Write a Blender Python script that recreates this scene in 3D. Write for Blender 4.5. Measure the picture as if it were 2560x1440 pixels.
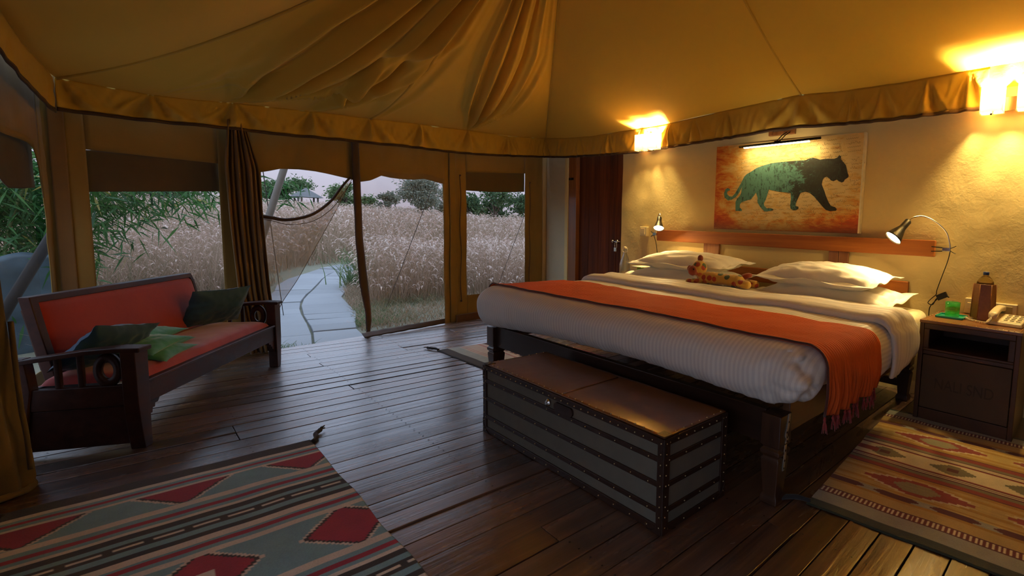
import bpy, bmesh, math, random
import numpy as np
from mathutils import Matrix, Vector, Euler, noise
random.seed(7)
PI = math.pi
for o in list(bpy.data.objects): bpy.data.objects.remove(o, do_unlink=True)
SC = bpy.context.scene
COL = SC.collection

# ------------------------------------------------------------------ camera
cam_data = bpy.data.cameras.new('camera')
cam_data.sensor_width = 36.0
cam_data.lens = 16.858
cam_data.shift_x = -0.19549
cam_data.shift_y = -0.00962
cam_data.clip_start = 0.03
cam_data.clip_end = 500
camera = bpy.data.objects.new('camera', cam_data)
COL.objects.link(camera)
camera.matrix_world = (Matrix.Translation((0, 0, 1.25)) @ Matrix.Rotation(0.672692500, 4, 'Z')
                       @ Matrix.Rotation(1.47620818, 4, 'X') @ Matrix.Rotation(0.0405516123, 4, 'Z'))
SC.camera = camera

# ------------------------------------------------------------------ world: even overcast dusk sky
world = bpy.data.worlds.new('dusk_sky')
SC.world = world
world.use_nodes = True
wn = world.node_tree
wn.nodes.clear()
wo = wn.nodes.new('ShaderNodeOutputWorld')
wb = wn.nodes.new('ShaderNodeBackground')
wc = wn.nodes.new('ShaderNodeTexCoord')
ws = wn.nodes.new('ShaderNodeSeparateXYZ')
wr = wn.nodes.new('ShaderNodeValToRGB')
wr.color_ramp.elements[0].position = 0.0
wr.color_ramp.elements[0].color = (0.50, 0.44, 0.52, 1)
wr.color_ramp.elements[1].position = 1.0
wr.color_ramp.elements[1].color = (1.35, 1.75, 2.35, 1)
wr.color_ramp.elements.new(0.32).color = (0.92, 1.12, 1.50, 1)
wn.links.new(wc.outputs['Generated'], ws.inputs[0])
wn.links.new(ws.outputs[2], wr.inputs['Fac'])
wn.links.new(wr.outputs['Color'], wb.inputs['Color'])
wb.inputs['Strength'].default_value = 1.0
wn.links.new(wb.outputs['Background'], wo.inputs['Surface'])

SC.view_settings.view_transform = 'Standard'
SC.view_settings.look = 'None'
SC.view_settings.exposure = 0.0
SC.view_settings.gamma = 1.0
SC.view_settings.use_curve_mapping = False

WARM = (1.0, 0.72, 0.29)
LIGHT_SCONCE = 340.0     # watts per sconce bulb
LIGHT_CLAMP = 22.0      # watts, clamp lamps
LIGHT_PICTURE = 3.2     # watts, picture light

# ------------------------------------------------------------------ mesh helpers
class MB:
    """collects shapes that end up as ONE mesh object"""
    def __init__(s): s.v = []; s.f = []; s.uv = None
    def add(s, vs, fs):
        n = len(s.v); s.v.extend([tuple(p) for p in vs]); s.f.extend([tuple(i + n for i in f) for f in fs]); return s
    def box(s, x0, x1, y0, y1, z0, z1):
        vs = [(x0, y0, z0), (x1, y0, z0), (x1, y1, z0), (x0, y1, z0), (x0, y0, z1), (x1, y0, z1), (x1, y1, z1), (x0, y1, z1)]
        return s.add(vs, [(0, 3, 2, 1), (4, 5, 6, 7), (0, 1, 5, 4), (1, 2, 6, 5), (2, 3, 7, 6), (3, 0, 4, 7)])
    def hexa(s, lo, hi):   # two quads of 4 points
        return s.add(list(lo) + list(hi), [(0, 3, 2, 1), (4, 5, 6, 7), (0, 1, 5, 4), (1, 2, 6, 5), (2, 3, 7, 6), (3, 0, 4, 7)])
    def obox(s, c, size, M):
        a, b, d = [q / 2 for q in size]
        vs = [Vector(c) + M @ Vector(p) for p in ((-a, -b, -d), (a, -b, -d), (a, b, -d), (-a, b, -d), (-a, -b, d), (a, -b, d), (a, b, d), (-a, b, d))]
        return s.add(vs, [(0, 3, 2, 1), (4, 5, 6, 7), (0, 1, 5, 4), (1, 2, 6, 5), (2, 3, 7, 6), (3, 0, 4, 7)])
    def bar(s, a, b, w, h, up=(0, 0, 1)):   # rectangular bar from a to b
        a = Vector(a); b = Vector(b); d = (b - a); L = d.length; d.normalize()
        x = d.cross(Vector(up)); x.normalize(); z = x.cross(d)
        return s.obox((a + b) / 2, (w, L, h), Matrix((x, d, z)).transposed())
    def tube(s, pts, r, n=8, cap=True):
        pts = [Vector(p) for p in pts]; m = len(pts)
        rs = r if isinstance(r, (list, tuple)) else [r] * m
        vs = []; fs = []; prev = None
        for i, p in enumerate(pts):
            d = (pts[min(i + 1, m - 1)] - pts[max(i - 1, 0)]).normalized()
            if prev is None:
                a = d.cross(Vector((0, 0, 1)))
                if a.length < 1e-3: a = d.cross(Vector((1, 0, 0)))
            else: a = prev - d * prev.dot(d)
            a.normalize(); prev = a; b = d.cross(a)
            for k in range(n):
                t = 2 * PI * k / n
                vs.append(p + (a * math.cos(t) + b * math.sin(t)) * rs[i])
        for i in range(m - 1):
            for k in range(n):
                fs.append((i * n + k, i * n + (k + 1) % n, (i + 1) * n + (k + 1) % n, (i + 1) * n + k))
        if cap: fs += [tuple(range(n))[::-1], tuple(range((m - 1) * n, m * n))]
        return s.add(vs, fs)
    def lathe(s, prof, c, n=20, axis=None, cap=True):
        c = Vector(c); M = Matrix.Identity(3) if axis is None else Vector(axis).to_track_quat('Z', 'Y').to_matrix()
        vs = []; fs = []; m = len(prof)
        for r, z in prof:
            for k in range(n):
                t = 2 * PI * k / n
                vs.append(c + M @ Vector((r * math.cos(t), r * math.sin(t), z)))
        for i in range(m - 1):
            for k in range(n):
                fs.append((i * n + k, i * n + (k + 1) % n, (i + 1) * n + (k + 1) % n, (i + 1) * n + k))
        if cap: fs += [tuple(range(n))[::-1], tuple(range((m - 1) * n, m * n))]
        return s.add(vs, fs)
    def grid(s, fn, nu, nv, uvf=None):
        n = len(s.v)
        for j in range(nv + 1):
            for i in range(nu + 1): s.v.append(tuple(fn(i / nu, j / nv)))
        for j in range(nv):
            for i in range(nu):
                a = n + j * (nu + 1) + i; s.f.append((a, a + 1, a + nu + 2, a + nu + 1))
        return s
    def prism(s, poly, fn, d0, d1):   # poly 2D, fn(a,b,depth)->3D
        n = len(poly)
        vs = [fn(a, b, d0) for a, b in poly] + [fn(a, b, d1) for a, b in poly]
        fs = [tuple(range(n))[::-1], tuple(range(n, 2 * n))] + [(i, (i + 1) % n, n + (i + 1) % n, n + i) for i in range(n)]
        return s.add(vs, fs)
    def ball(s, c, r, n=10, m=7, M=None):
        r = (r, r, r) if not isinstance(r, (tuple, list)) else r
        M = M or Matrix.Identity(3); c = Vector(c)
        vs = [c + M @ Vector((0, 0, -r[2]))]
        for j in range(1, m):
            ph = -PI / 2 + PI * j / m
            for k in range(n):
                t = 2 * PI * k / n
                vs.append(c + M @ Vector((r[0] * math.cos(ph) * math.cos(t), r[1] * math.cos(ph) * math.sin(t), r[2] * math.sin(ph))))
        vs.append(c + M @ Vector((0, 0, r[2])))
        fs = [(0, 1 + (k + 1) % n, 1 + k) for k in range(n)]
        for j in range(m - 2):
            for k in range(n):
                a = 1 + j * n
                fs.append((a + k, a + (k + 1) % n, a + n + (k + 1) % n, a + n + k))
        e = len(vs) - 1; a = 1 + (m - 2) * n
        fs += [(a + k, a + (k + 1) % n, e) for k in range(n)]
        return s.add(vs, fs)
    def build(s, name, mat, parent=None, smooth=False, bevel=0, seg=2, angle=40, thick=0, subd=0, wn=False):
        me = bpy.data.meshes.new(name)
        vs = s.v; off = Vector((0, 0, 0))
        if parent is None and vs:
            A = np.array(vs); off = Vector(((A[:, 0].min() + A[:, 0].max()) / 2, (A[:, 1].min() + A[:, 1].max()) / 2, A[:, 2].min()))
            vs = [tuple(r) for r in (A - np.array(off))]
        me.from_pydata(vs, [], s.f)
        me.materials.append(mat)
        me.validate()
        if smooth:
            me.polygons.foreach_set('use_smooth', [True] * len(me.polygons))
        me.update()
        o = bpy.data.objects.new(name, me); COL.objects.link(o); o.location = off
        if parent is not None: child(o, parent)
        if thick:
            md = o.modifiers.new('solid', 'SOLIDIFY'); md.thickness = thick; md.offset = 0
        if bevel:
            md = o.modifiers.new('bevel', 'BEVEL'); md.width = bevel; md.segments = seg; md.limit_method = 'ANGLE'; md.angle_limit = math.radians(angle)
            me.polygons.foreach_set('use_smooth', [True] * len(me.polygons))
            md2 = o.modifiers.new('wn', 'WEIGHTED_NORMAL'); md2.keep_sharp = False
        if subd:
            md = o.modifiers.new('sub', 'SUBSURF'); md.levels = subd; md.render_levels = subd
        return o

def child(o, parent):
    o.parent = parent
    inv = Matrix.Identity(4)
    chain = []
    q = parent
    while q is not None: chain.append(q); q = q.parent
    m = Matrix.Identity(4)
    for q in reversed(chain): m = m @ q.matrix_parent_inverse @ q.matrix_basis
    o.matrix_parent_inverse = m.inverted()

def tag(o, label=None, cat=None, group=None, kind=None):
    if label: o['label'] = label
    if cat: o['category'] = cat
    if group: o['group'] = group
    if kind: o['kind'] = kind
    return o

def thing(name, loc, label, cat, group=None):
    o = bpy.data.objects.new(name, None); o.empty_display_size = 0.1
    COL.objects.link(o); o.location = loc
    return tag(o, label, cat, group)

def struct(name, loc=(0, 0, 0)):
    o = bpy.data.objects.new(name, None); COL.objects.link(o); o.location = loc; o['kind'] = 'structure'; return o

def copy_tree(o, parent=None, data=None):
    c = o.copy(); COL.objects.link(c)
    if parent is not None: c.parent = parent
    for ch in o.children: copy_tree(ch, c)
    return c

def bez(pts, n=8):   # Catmull-Rom through points
    P = [Vector(p) for p in pts]; P = [P[0] * 2 - P[1]] + P + [P[-1] * 2 - P[-2]]; out = []
    for i in range(1, len(P) - 2):
        for k in range(n):
            t = k / n; a, b, c, d = P[i - 1:i + 3]
            out.append(0.5 * ((2 * b) + (c - a) * t + (2 * a - 5 * b + 4 * c - d) * t * t + (3 * b - a - 3 * c + d) * t ** 3))
    out.append(P[-2]); return out

def interp(tab, x):
    xs = [t[0] for t in tab]; ys = [t[1] for t in tab]
    return float(np.interp(x, xs, ys))

def nz(x, y, z=0.0, s=1.0):
    return noise.noise(Vector((x * s, y * s, z * s)))

# ------------------------------------------------------------------ material helpers
class NT:
    def __init__(s, name):
        s.m = bpy.data.materials.new(name); s.m.use_nodes = True; s.t = s.m.node_tree; s.t.nodes.clear()
        s.out = s.t.nodes.new('ShaderNodeOutputMaterial')
        s.b = s.t.nodes.new('ShaderNodeBsdfPrincipled')
        s.t.links.new(s.b.outputs[0], s.out.inputs[0])
        s._c = None
    def n(s, typ, **kw):
        q = s.t.nodes.new(typ)
        for k, v in kw.items():
            if hasattr(q, k) and k not in ('Scale',): setattr(q, k, v)
            else: s.set(q, k, v)
        return q
    def set(s, q, k, v):
        i = q.inputs[k] if not isinstance(k, int) else q.inputs[k]
        if hasattr(v, 'is_output') or isinstance(v, bpy.types.NodeSocket): s.t.links.new(v, i)
        else: i.default_value = v
    def coord(s, which='Object'):
        if s._c is None: s._c = s.t.nodes.new('ShaderNodeTexCoord')
        return s._c.outputs[which]
    def map(s, scale=(1, 1, 1), rot=(0, 0, 0), loc=(0, 0, 0), src=None):
        q = s.t.nodes.new('ShaderNodeMapping')
        q.inputs['Scale'].default_value = scale; q.inputs['Rotation'].default_value = rot; q.inputs['Location'].default_value = loc
        s.t.links.new(src if src is not None else s.coord(), q.inputs['Vector']); return q.outputs[0]
    def noise(s, scale, detail=4, rough=0.5, vec=None, dist=0.0):
        q = s.t.nodes.new('ShaderNodeTexNoise'); q.inputs['Scale'].default_value = scale; q.inputs['Detail'].default_value = detail
        q.inputs['Roughness'].default_value = rough; q.inputs['Distortion'].default_value = dist
        s.t.links.new(vec if vec is not None else s.coord(), q.inputs['Vector']); return q.outputs[0]
    def ramp(s, fac, stops, interp='LINEAR'):
        q = s.t.nodes.new('ShaderNodeValToRGB'); q.color_ramp.interpolation = interp
        els = q.color_ramp.elements
        while len(els) < len(stops): els.new(0.5)
        while len(els) > len(stops): els.remove(els[-1])
        for e, (p, c) in zip(els, stops):
            e.position = p; e.color = (*c, 1) if len(c) == 3 else c
        s.t.links.new(fac, q.inputs[0]); return q.outputs[0]
    def mix(s, fac, a, b, mode='MIX'):
        q = s.t.nodes.new('ShaderNodeMix'); q.data_type = 'RGBA'; q.blend_type = mode; q.clamp_factor = True
        for i, v in ((0, fac), (6, a), (7, b)):
            if isinstance(v, bpy.types.NodeSocket): s.t.links.new(v, q.inputs[i])
            elif i == 0: q.inputs[0].default_value = v
            else: q.inputs[i].default_value = (*v, 1) if len(v) == 3 else v
        return q.outputs[2]
    def math(s, op, a, b=0.0, c=0.0):
        q = s.t.nodes.new('ShaderNodeMath'); q.operation = op
        for i, v in enumerate((a, b, c)):
            if isinstance(v, bpy.types.NodeSocket): s.t.links.new(v, q.inputs[i])
            else: q.inputs[i].default_value = v
        return q.outputs[0]
    def sep(s, vec=None):
        q = s.t.nodes.new('ShaderNodeSeparateXYZ'); s.t.links.new(vec if vec is not None else s.coord(), q.inputs[0]); return q.outputs
    def comb(s, x=0.0, y=0.0, z=0.0):
        q = s.t.nodes.new('ShaderNodeCombineXYZ')
        for i, v in enumerate((x, y, z)):
            if isinstance(v, bpy.types.NodeSocket): s.t.links.new(v, q.inputs[i])
            else: q.inputs[i].default_value = v
        return q.outputs[0]
    def bump(s, h, strength=0.3, dist=0.01, prev=None):
        q = s.t.nodes.new('ShaderNodeBump'); q.inputs['Strength'].default_value = strength; q.inputs['Distance'].default_value = dist
        s.t.links.new(h, q.inputs['Height'])
        if prev is not None: s.t.links.new(prev, q.inputs['Normal'])
        s.t.links.new(q.outputs[0], s.b.inputs['Normal']); return q.outputs[0]
    def rnd(s):
        q = s.t.nodes.new('ShaderNodeObjectInfo'); return q.outputs['Random']
    def col(s, v): s.set(s.b, 'Base Color', (*v, 1) if isinstance(v, tuple) and len(v) == 3 else v); return s
    def r(s, v): s.set(s.b, 'Roughness', v); return s
    def p(s, **kw):
        for k, v in kw.items(): s.set(s.b, k.replace('_', ' '), v)
        return s

def flat(name, c, rough=0.6, metal=0.0, nscale=30, namt=0.12, bump=0.05, **kw):
    t = NT(name); f = t.noise(nscale, 4)
    lo = tuple(x * (1 - namt) for x in c); hi = tuple(min(1, x * (1 + namt)) for x in c)
    t.col(t.mix(f, lo, hi)).r(rough); t.p(Metallic=metal, **kw)
    if bump: t.bump(f, bump, 0.004)
    return t.m

def wood(name, dark, light, axis='Y', rough=0.35, scale=1.0, coat=0.0, rnd=0.35, bump=0.12):
    t = NT(name)
    sc = {'X': (1.2, 22, 22), 'Y': (22, 1.2, 22), 'Z': (22, 22, 1.2)}[axis]
    sc = tuple(q * scale for q in sc)
    r = t.rnd()
    off = t.comb(t.math('MULTIPLY', r, 37.0), t.math('MULTIPLY', r, 91.0), t.math('MULTIPLY', r, 53.0))
    va = t.t.nodes.new('ShaderNodeVectorMath'); va.operation = 'ADD'
    t.t.links.new(t.coord(), va.inputs[0]); t.t.links.new(off, va.inputs[1])
    v = t.map(sc, src=va.outputs[0])
    g = t.noise(1.0, 6, 0.62, v, 0.6)
    big = t.noise(0.9, 3, 0.5, t.map(tuple(q * 0.12 for q in sc), src=va.outputs[0]), 1.2)
    c = t.ramp(g, [(0.25, dark), (0.75, light)])
    c = t.mix(t.math('MULTIPLY', big, 0.6), c, tuple(q * 0.45 for q in dark))
    if rnd:
        hs = t.t.nodes.new('ShaderNodeHueSaturation')
        t.t.links.new(t.math('MULTIPLY_ADD', r, rnd * 2, 1 - rnd), hs.inputs['Value'])
        t.t.links.new(c, hs.inputs['Color']); c = hs.outputs[0]
    t.col(c)
    t.r(t.math('MULTIPLY_ADD', g, 0.25, rough - 0.12))
    if coat: t.p(Coat_Weight=coat, Coat_Roughness=0.15)
    t.bump(g, bump, 0.006)
    return t.m

def cloth(name, c, c2=None, rough=0.85, weave=500, sheen=0.2, wr=0.15, soft=3.0, transl=0.0):
    t = NT(name); c2 = c2 or tuple(q * 0.86 for q in c)
    f = t.noise(soft, 5, 0.55)
    t.col(t.mix(f, c, c2)).r(rough); t.p(Sheen_Weight=sheen)
    w = t.noise(weave, 2)
    bn = t.bump(w, 0.06, 0.002)
    if wr: t.bump(t.noise(soft * 4, 4, 0.5, dist=0.4), wr, 0.012, bn)
    if transl:
        tr = t.n('ShaderNodeBsdfTranslucent', Color=(*c, 1)); mx = t.n('ShaderNodeMixShader'); mx.inputs[0].default_value = transl
        t.t.links.new(t.b.outputs[0], mx.inputs[1]); t.t.links.new(tr.outputs[0], mx.inputs[2]); t.t.links.new(mx.outputs[0], t.out.inputs[0])
    return t.m

def metal(name, c, rough=0.3): return flat(name, c, rough, 1.0, 60, 0.08, 0.02)

def emit(name, c, s):
    t = NT(name); t.col(c).r(0.4); t.p(Emission_Color=(*c, 1), Emission_Strength=s); return t.m

def glass(name, c=(1, 1, 1), rough=0.03, ior=1.45, alpha_mix=0.55):
    """thin glass: transparent with fresnel gloss, so light passes"""
    t = NT(name)
    t.col(c).r(rough); t.p(Transmission_Weight=1.0, IOR=ior)
    tr = t.n('ShaderNodeBsdfTransparent', Color=(*c, 1)); mx = t.n('ShaderNodeMixShader'); mx.inputs[0].default_value = alpha_mix
    t.t.links.new(t.b.outputs[0], mx.inputs[1]); t.t.links.new(tr.outputs[0], mx.inputs[2]); t.t.links.new(mx.outputs[0], t.out.inputs[0])
    return t.m

def netting(name, c, opacity=0.3, scale=260):
    t = NT(name); t.col(c).r(0.9)
    f = t.noise(6, 3)
    tr = t.n('ShaderNodeBsdfTransparent'); mx = t.n('ShaderNodeMixShader')
    t.t.links.new(t.math('MULTIPLY_ADD', f, 0.12, opacity - 0.06), mx.inputs[0])
    t.t.links.new(tr.outputs[0], mx.inputs[1]); t.t.links.new(t.b.outputs[0], mx.inputs[2]); t.t.links.new(mx.outputs[0], t.out.inputs[0])
    return t.m

# ------------------------------------------------------------------ materials
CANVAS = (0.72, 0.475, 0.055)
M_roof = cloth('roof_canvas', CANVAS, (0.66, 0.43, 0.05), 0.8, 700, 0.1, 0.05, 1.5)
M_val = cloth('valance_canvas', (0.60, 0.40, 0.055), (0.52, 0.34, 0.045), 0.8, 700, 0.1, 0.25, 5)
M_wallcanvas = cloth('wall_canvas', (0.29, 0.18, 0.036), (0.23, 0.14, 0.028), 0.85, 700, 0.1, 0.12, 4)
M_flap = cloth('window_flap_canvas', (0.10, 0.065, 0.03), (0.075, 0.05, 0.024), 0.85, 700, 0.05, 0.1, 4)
M_bind = cloth('dark_binding', (0.065, 0.030, 0.014), (0.045, 0.02, 0.01), 0.8, 700, 0.1, 0.05, 9)
M_curtain = cloth('curtain_canvas', (0.22, 0.125, 0.04), (0.17, 0.095, 0.03), 0.85, 600, 0.1, 0.1, 5)
M_net = netting('mosquito_net', (0.60, 0.49, 0.36), 0.46)
M_netedge = flat('net_edge', (.16, .11, .07), .9)
M_screen = netting('window_screen', (0.30, 0.27, 0.24), 0.12)
M_screen_thick = netting('door_screen', (0.50, 0.42, 0.34), 0.2)
t = NT('floor_wood')
r = t.rnd()
off = t.comb(t.math('MULTIPLY', r, 37.0), t.math('MULTIPLY', r, 91.0), t.math('MULTIPLY', r, 53.0))
va = t.n('ShaderNodeVectorMath', operation='ADD'); t.t.links.new(t.coord(), va.inputs[0]); t.t.links.new(off, va.inputs[1])
pos = va.outputs[0]
g = t.noise(1.0, 7, .65, t.map((26, 1.3, 26), src=pos), .9)
g2 = t.noise(1.0, 5, .6, t.map((90, 2.5, 60), src=pos), .3)
stain = t.noise(1.0, 4, .6, t.map((7, 1.6, 7), src=pos), 1.0)
kn = t.n('ShaderNodeTexVoronoi', Scale=1.0); t.t.links.new(t.map((6.5, 1.7, 3), src=pos), kn.inputs['Vector'])
knot = t.ramp(kn.outputs['Distance'], [(.03, (1, 1, 1)), (.10, (0, 0, 0))])
c_ = t.ramp(g, [(.22, (.034, .013, .008)), (.5, (.105, .044, .022)), (.78, (.215, .104, .050))])
c_ = t.mix(t.math('MULTIPLY', t.ramp(stain, [(.50, (0, 0, 0)), (.68, (1, 1, 1))]), .72), c_, (.022, .011, .008))
c_ = t.mix(t.math('MULTIPLY', knot, .85), c_, (.015, .007, .005))
hs = t.n('ShaderNodeHueSaturation'); t.t.links.new(t.math('MULTIPLY_ADD', r, .8, .62), hs.inputs['Value']); t.t.links.new(c_, hs.inputs['Color'])
t.col(hs.outputs[0])
t.r(t.math('MULTIPLY_ADD', g, .30, .30))
t.p(Coat_Weight=1.0, Coat_IOR=2.2, Specular_IOR_Level=.6)
t.set(t.b, 'Coat Roughness', t.math('ADD', t.math('MULTIPLY', stain, .30), t.math('MULTIPLY_ADD', r, .10, .06)))
hb_ = t.math('ADD', t.math('MULTIPLY', g, .8), t.math('MULTIPLY', g2, .35))
nb_ = t.bump(hb_, .35, .006)
t.t.links.new(nb_, t.b.inputs['Coat Normal'])
M_floor = t.m
M_sub = flat('joist_dark', (0.012, 0.008, 0.006), 0.9)
M_nail = flat('nail_black', (0.02, 0.014, 0.012), 0.5)
M_door = wood('door_wood', (0.06, 0.014, 0.004), (0.27, 0.070, 0.014), 'Z', 0.65, 0.7, 0.0, 0.3)
[n for n in M_door.node_tree.nodes if n.type == 'BSDF_PRINCIPLED'][0].inputs['Specular IOR Level'].default_value = .15
M_doorframe = wood('door_frame_wood', (0.17, 0.05, 0.014), (0.46, 0.17, 0.045), 'Z', 0.42, 0.7, 0.2, 0.1)
M_teak = wood('teak_headboard', (0.24, 0.060, 0.011), (0.56, 0.185, 0.030), 'X', 0.5, 0.6, 0.05, 0.12)
[n for n in M_teak.node_tree.nodes if n.type == 'BSDF_PRINCIPLED'][0].inputs['Specular IOR Level'].default_value = .3
M_teakv = wood('teak_post', (0.22, 0.07, 0.018), (0.52, 0.21, 0.055), 'Z', 0.35, 0.6, 0.3, 0.12)
M_dark = wood('dark_bed_wood', (0.026, 0.011, 0.006), (0.085, 0.034, 0.016), 'X', 0.32, 0.7, 0.3, 0.15)
M_darkY = wood('dark_rail_wood', (0.07, 0.026, 0.010), (0.20, 0.082, 0.03), 'Y', 0.35, 0.7, 0.3, 0.15)
M_darkZ = wood('dark_leg_wood', (0.035, 0.014, 0.007), (0.11, 0.042, 0.018), 'Z', 0.32, 0.7, 0.3, 0.15)
M_palepost = wood('pale_post_wood', (0.45, 0.30, 0.12), (0.66, 0.48, 0.22), 'Z', 0.6, 0.7, 0, 0.1)

def plaster_mat(name, c, c2):
    t = NT(name)
    big = t.noise(1.3, 4, 0.55, dist=0.4)
    c_ = t.mix(big, c, c2)
    st = t.ramp(t.noise(0.55, 5, 0.6), [(0.42, (0, 0, 0)), (0.62, (1, 1, 1))])
    c_ = t.mix(t.math('MULTIPLY', st, 0.22), c_, tuple(q * 0.72 for q in c))
    t.col(c_).r(0.82)
    mask = t.ramp(t.noise(1.7, 3, 0.5), [(0.38, (0.18,) * 3), (0.62, (1,) * 3)])
    fine = t.noise(34, 5, 0.6, dist=0.3)
    med = t.noise(9, 4, 0.55, dist=0.8)
    b1 = t.bump(t.math('MULTIPLY', fine, mask), 0.34, 0.010)
    t.bump(med, 0.16, 0.016, b1)
    return t.m
M_plaster = plaster_mat('cream_plaster', (0.80, 0.61, 0.27), (0.72, 0.53, 0.21))
M_plaster2 = plaster_mat('grey_plaster', (0.60, 0.50, 0.32), (0.52, 0.43, 0.27))

# ------------------------------------------------------------------ room geometry
def WX(y): return -5.66 - 0.2 * (y + 0.26)          # canvas wall with the doorway (plan line)
def LY(x): return -0.26 - 0.1316 * (x + 5.66)       # left canvas wall (plan line)
def Wp(y, z, off=0.0): return (WX(y) + off, y, z)
def Lp(x, z, off=0.0): return (x, LY(x) + off, z)
YR = 4.10                                           # plaster wall
XF = 1.60                                           # wall behind the photographer

# floor: every board its own piece
floor = struct('floor')
MB().prism([(-5.62, -.28), (-6.56, 4.3), (XF + .1, 4.3), (XF + .1, -1.25)], lambda p, q, z: (p, q, z), -.16, -.034).build('subfloor', M_sub, floor)
bw = 0.1365
rb = random.Random(3)
nails = MB()
joists = [-0.95, -0.28, 0.39, 1.06, 1.74, 2.41, 3.08, 3.75]
x = -6.62 + 0.0
col_i = 0
while x < XF:
    x0, x1 = x + 0.003, x + bw - 0.0035
    def ystart(q):
        y = LY(q) if q > -5.66 else -9
        if q < -5.66: y = -0.26 - (q + 5.66) / 0.2
        return max(y, -1.25)
    ya, yb = ystart(x0), ystart(x1)
    cuts = sorted(rb.sample(joists[1:-1], rb.choice([1, 1, 2])))
    lim = [None] + [c for c in cuts if c > max(ya, yb) + 0.25] + [YR + 0.02]
    for k in range(len(lim) - 1):
        a0 = ya if lim[k] is None else lim[k] + 0.0018
        a1 = yb if lim[k] is None else lim[k] + 0.0018
        e = lim[k + 1] - 0.0018 if lim[k + 1] < YR else lim[k + 1]
        if e <= max(a0, a1) + 0.03: continue
        dz = rb.uniform(-0.0030, 0.0006); tw = rb.uniform(-0.0022, 0.0022); te = rb.uniform(-.0015, .0015)
        b = MB().hexa([(x0, a0, -0.034), (x1, a1, -0.034), (x1, e, -0.034), (x0, e, -0.034)],
                      [(x0, a0, dz + tw), (x1, a1, dz - tw), (x1, e, dz - tw + te), (x0, e, dz + tw + te)])
        b.build('floor_board', M_floor, floor, bevel=0.0022, seg=1)
        for j in joists:
            for q in (-0.03, 0.03):
                if max(a0, a1) + 0.02 < j + q * .7 < e - 0.02 and (abs(j - e) < .06 or abs(j - a0) < .06 or q > 0):
                    for fx in (0.25, 0.75):
                        cx = x0 + (x1 - x0) * fx + rb.uniform(-.008, .008); cy = j + q * .7
                        nails.add([(cx + 0.0045 * math.cos(t * PI / 3), cy + 0.0045 * math.sin(t * PI / 3), 0.0016) for t in range(6)] + [(cx, cy, 0.0024)],
                                  [(t, (t + 1) % 6, 6) for t in range(6)])
    x += bw
tag(nails.build('nail_heads', M_nail, floor), kind='stuff')

# plaster wall behind the bed
wall_r = struct('wall_right')
def relief(x, z): return 0.010 * nz(x, z, 0, 1.6) + 0.005 * nz(x, z, 3, 5.5)
def pw(x0, x1, z0, z1, y=YR, nu=90, nv=50):
    return MB().grid(lambda u, v: (x0 + (x1 - x0) * u, y - relief(x0 + (x1 - x0) * u, z0 + (z1 - z0) * v), z0 + (z1 - z0) * v), nu, nv)
pw(-4.79, XF + .05, -0.03, 2.75, nu=220, nv=90).build('plaster_panel', M_plaster, wall_r, smooth=True)
MB().box(-4.79, XF + .05, YR + .03, YR + .2, -.03, 2.75).build('wall_core', M_plaster, wall_r)
MB().box(-6.49, -6.00, YR - .005, YR + .2, -.03, 2.72).build('plaster_pier', M_plaster2, wall_r, bevel=0.012)
MB().box(-6.00, -5.915, YR - .03, YR + .2, -.03, 2.72).build('plaster_pilaster', M_plaster, wall_r, bevel=0.015)
MB().box(-6.58, -6.50, YR - .06, YR + .1, -.03, 2.72).build('corner_post', M_palepost, wall_r, bevel=0.006)
MB().box(-5.93, -4.78, YR + .1, YR + .22, 2.42, 2.75).build('lintel', M_plaster, wall_r)
# rough stone footing bump at the wall base
MB().grid(lambda u, v: (-4.79 + 6.4 * u, YR - relief(-4.79 + 6.4 * u, .1 * v) - 0.035 * (1 - v) ** 1.5 * (0.6 + 0.5 * nz(-4.79 + 6.4 * u, 0, 7, 6)), 0.10 * v - .005), 300, 5).build('plaster_skirt', M_plaster, wall_r, smooth=True)

# plank door
door = struct('door_1')
MB().box(-5.912, -5.735, YR - .02, YR + .12, 0, 2.45).build('door_post', M_doorframe, door, bevel=0.006)
MB().box(-5.735, -4.79, YR + .01, YR + .12, 2.36, 2.46).build('door_head', M_doorframe, door, bevel=0.006)
px = [-5.735, -5.52, -5.30, -5.08, -4.93, -4.795]
for i in range(5):
    MB().box(px[i] + .002, px[i + 1] - .002, YR + .035, YR + .075, 0.02, 2.36).build('door_plank', M_door, door, bevel=0.004)
M_chrome = metal('chrome', (0.75, 0.72, 0.66), 0.22)
M_iron = metal('black_iron', (0.03, 0.028, 0.026), 0.45)
bolt = MB().tube([(-5.00, YR + .012, 1.083), (-4.82, YR + .012, 1.083)], .008, 8).box(-4.985, -4.965, YR + .004, YR + .036, 1.065, 1.10).box(-4.90, -4.87, YR + .004, YR + .036, 1.06, 1.105)
bolt.build('door_bolt', M_chrome, door, smooth=True)
hasp = MB().tube(bez([(-4.905, YR - .002, 1.00), (-4.905, YR - .006, 1.06), (-4.89, YR - .006, 1.075), (-4.872, YR - .006, 1.06), (-4.872, YR - .002, 1.0)], 5), .0045, 6).box(-4.912, -4.866, YR - .016, YR + .004, .955, 1.005)
hasp.build('padlock', M_chrome, door, bevel=.003)
MB().box(-5.905, -5.80, YR - .026, YR - .018, 1.905, 1.935).ball((-5.855, YR - .03, 1.92), .013).build('hinge', M_iron, door)

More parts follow.
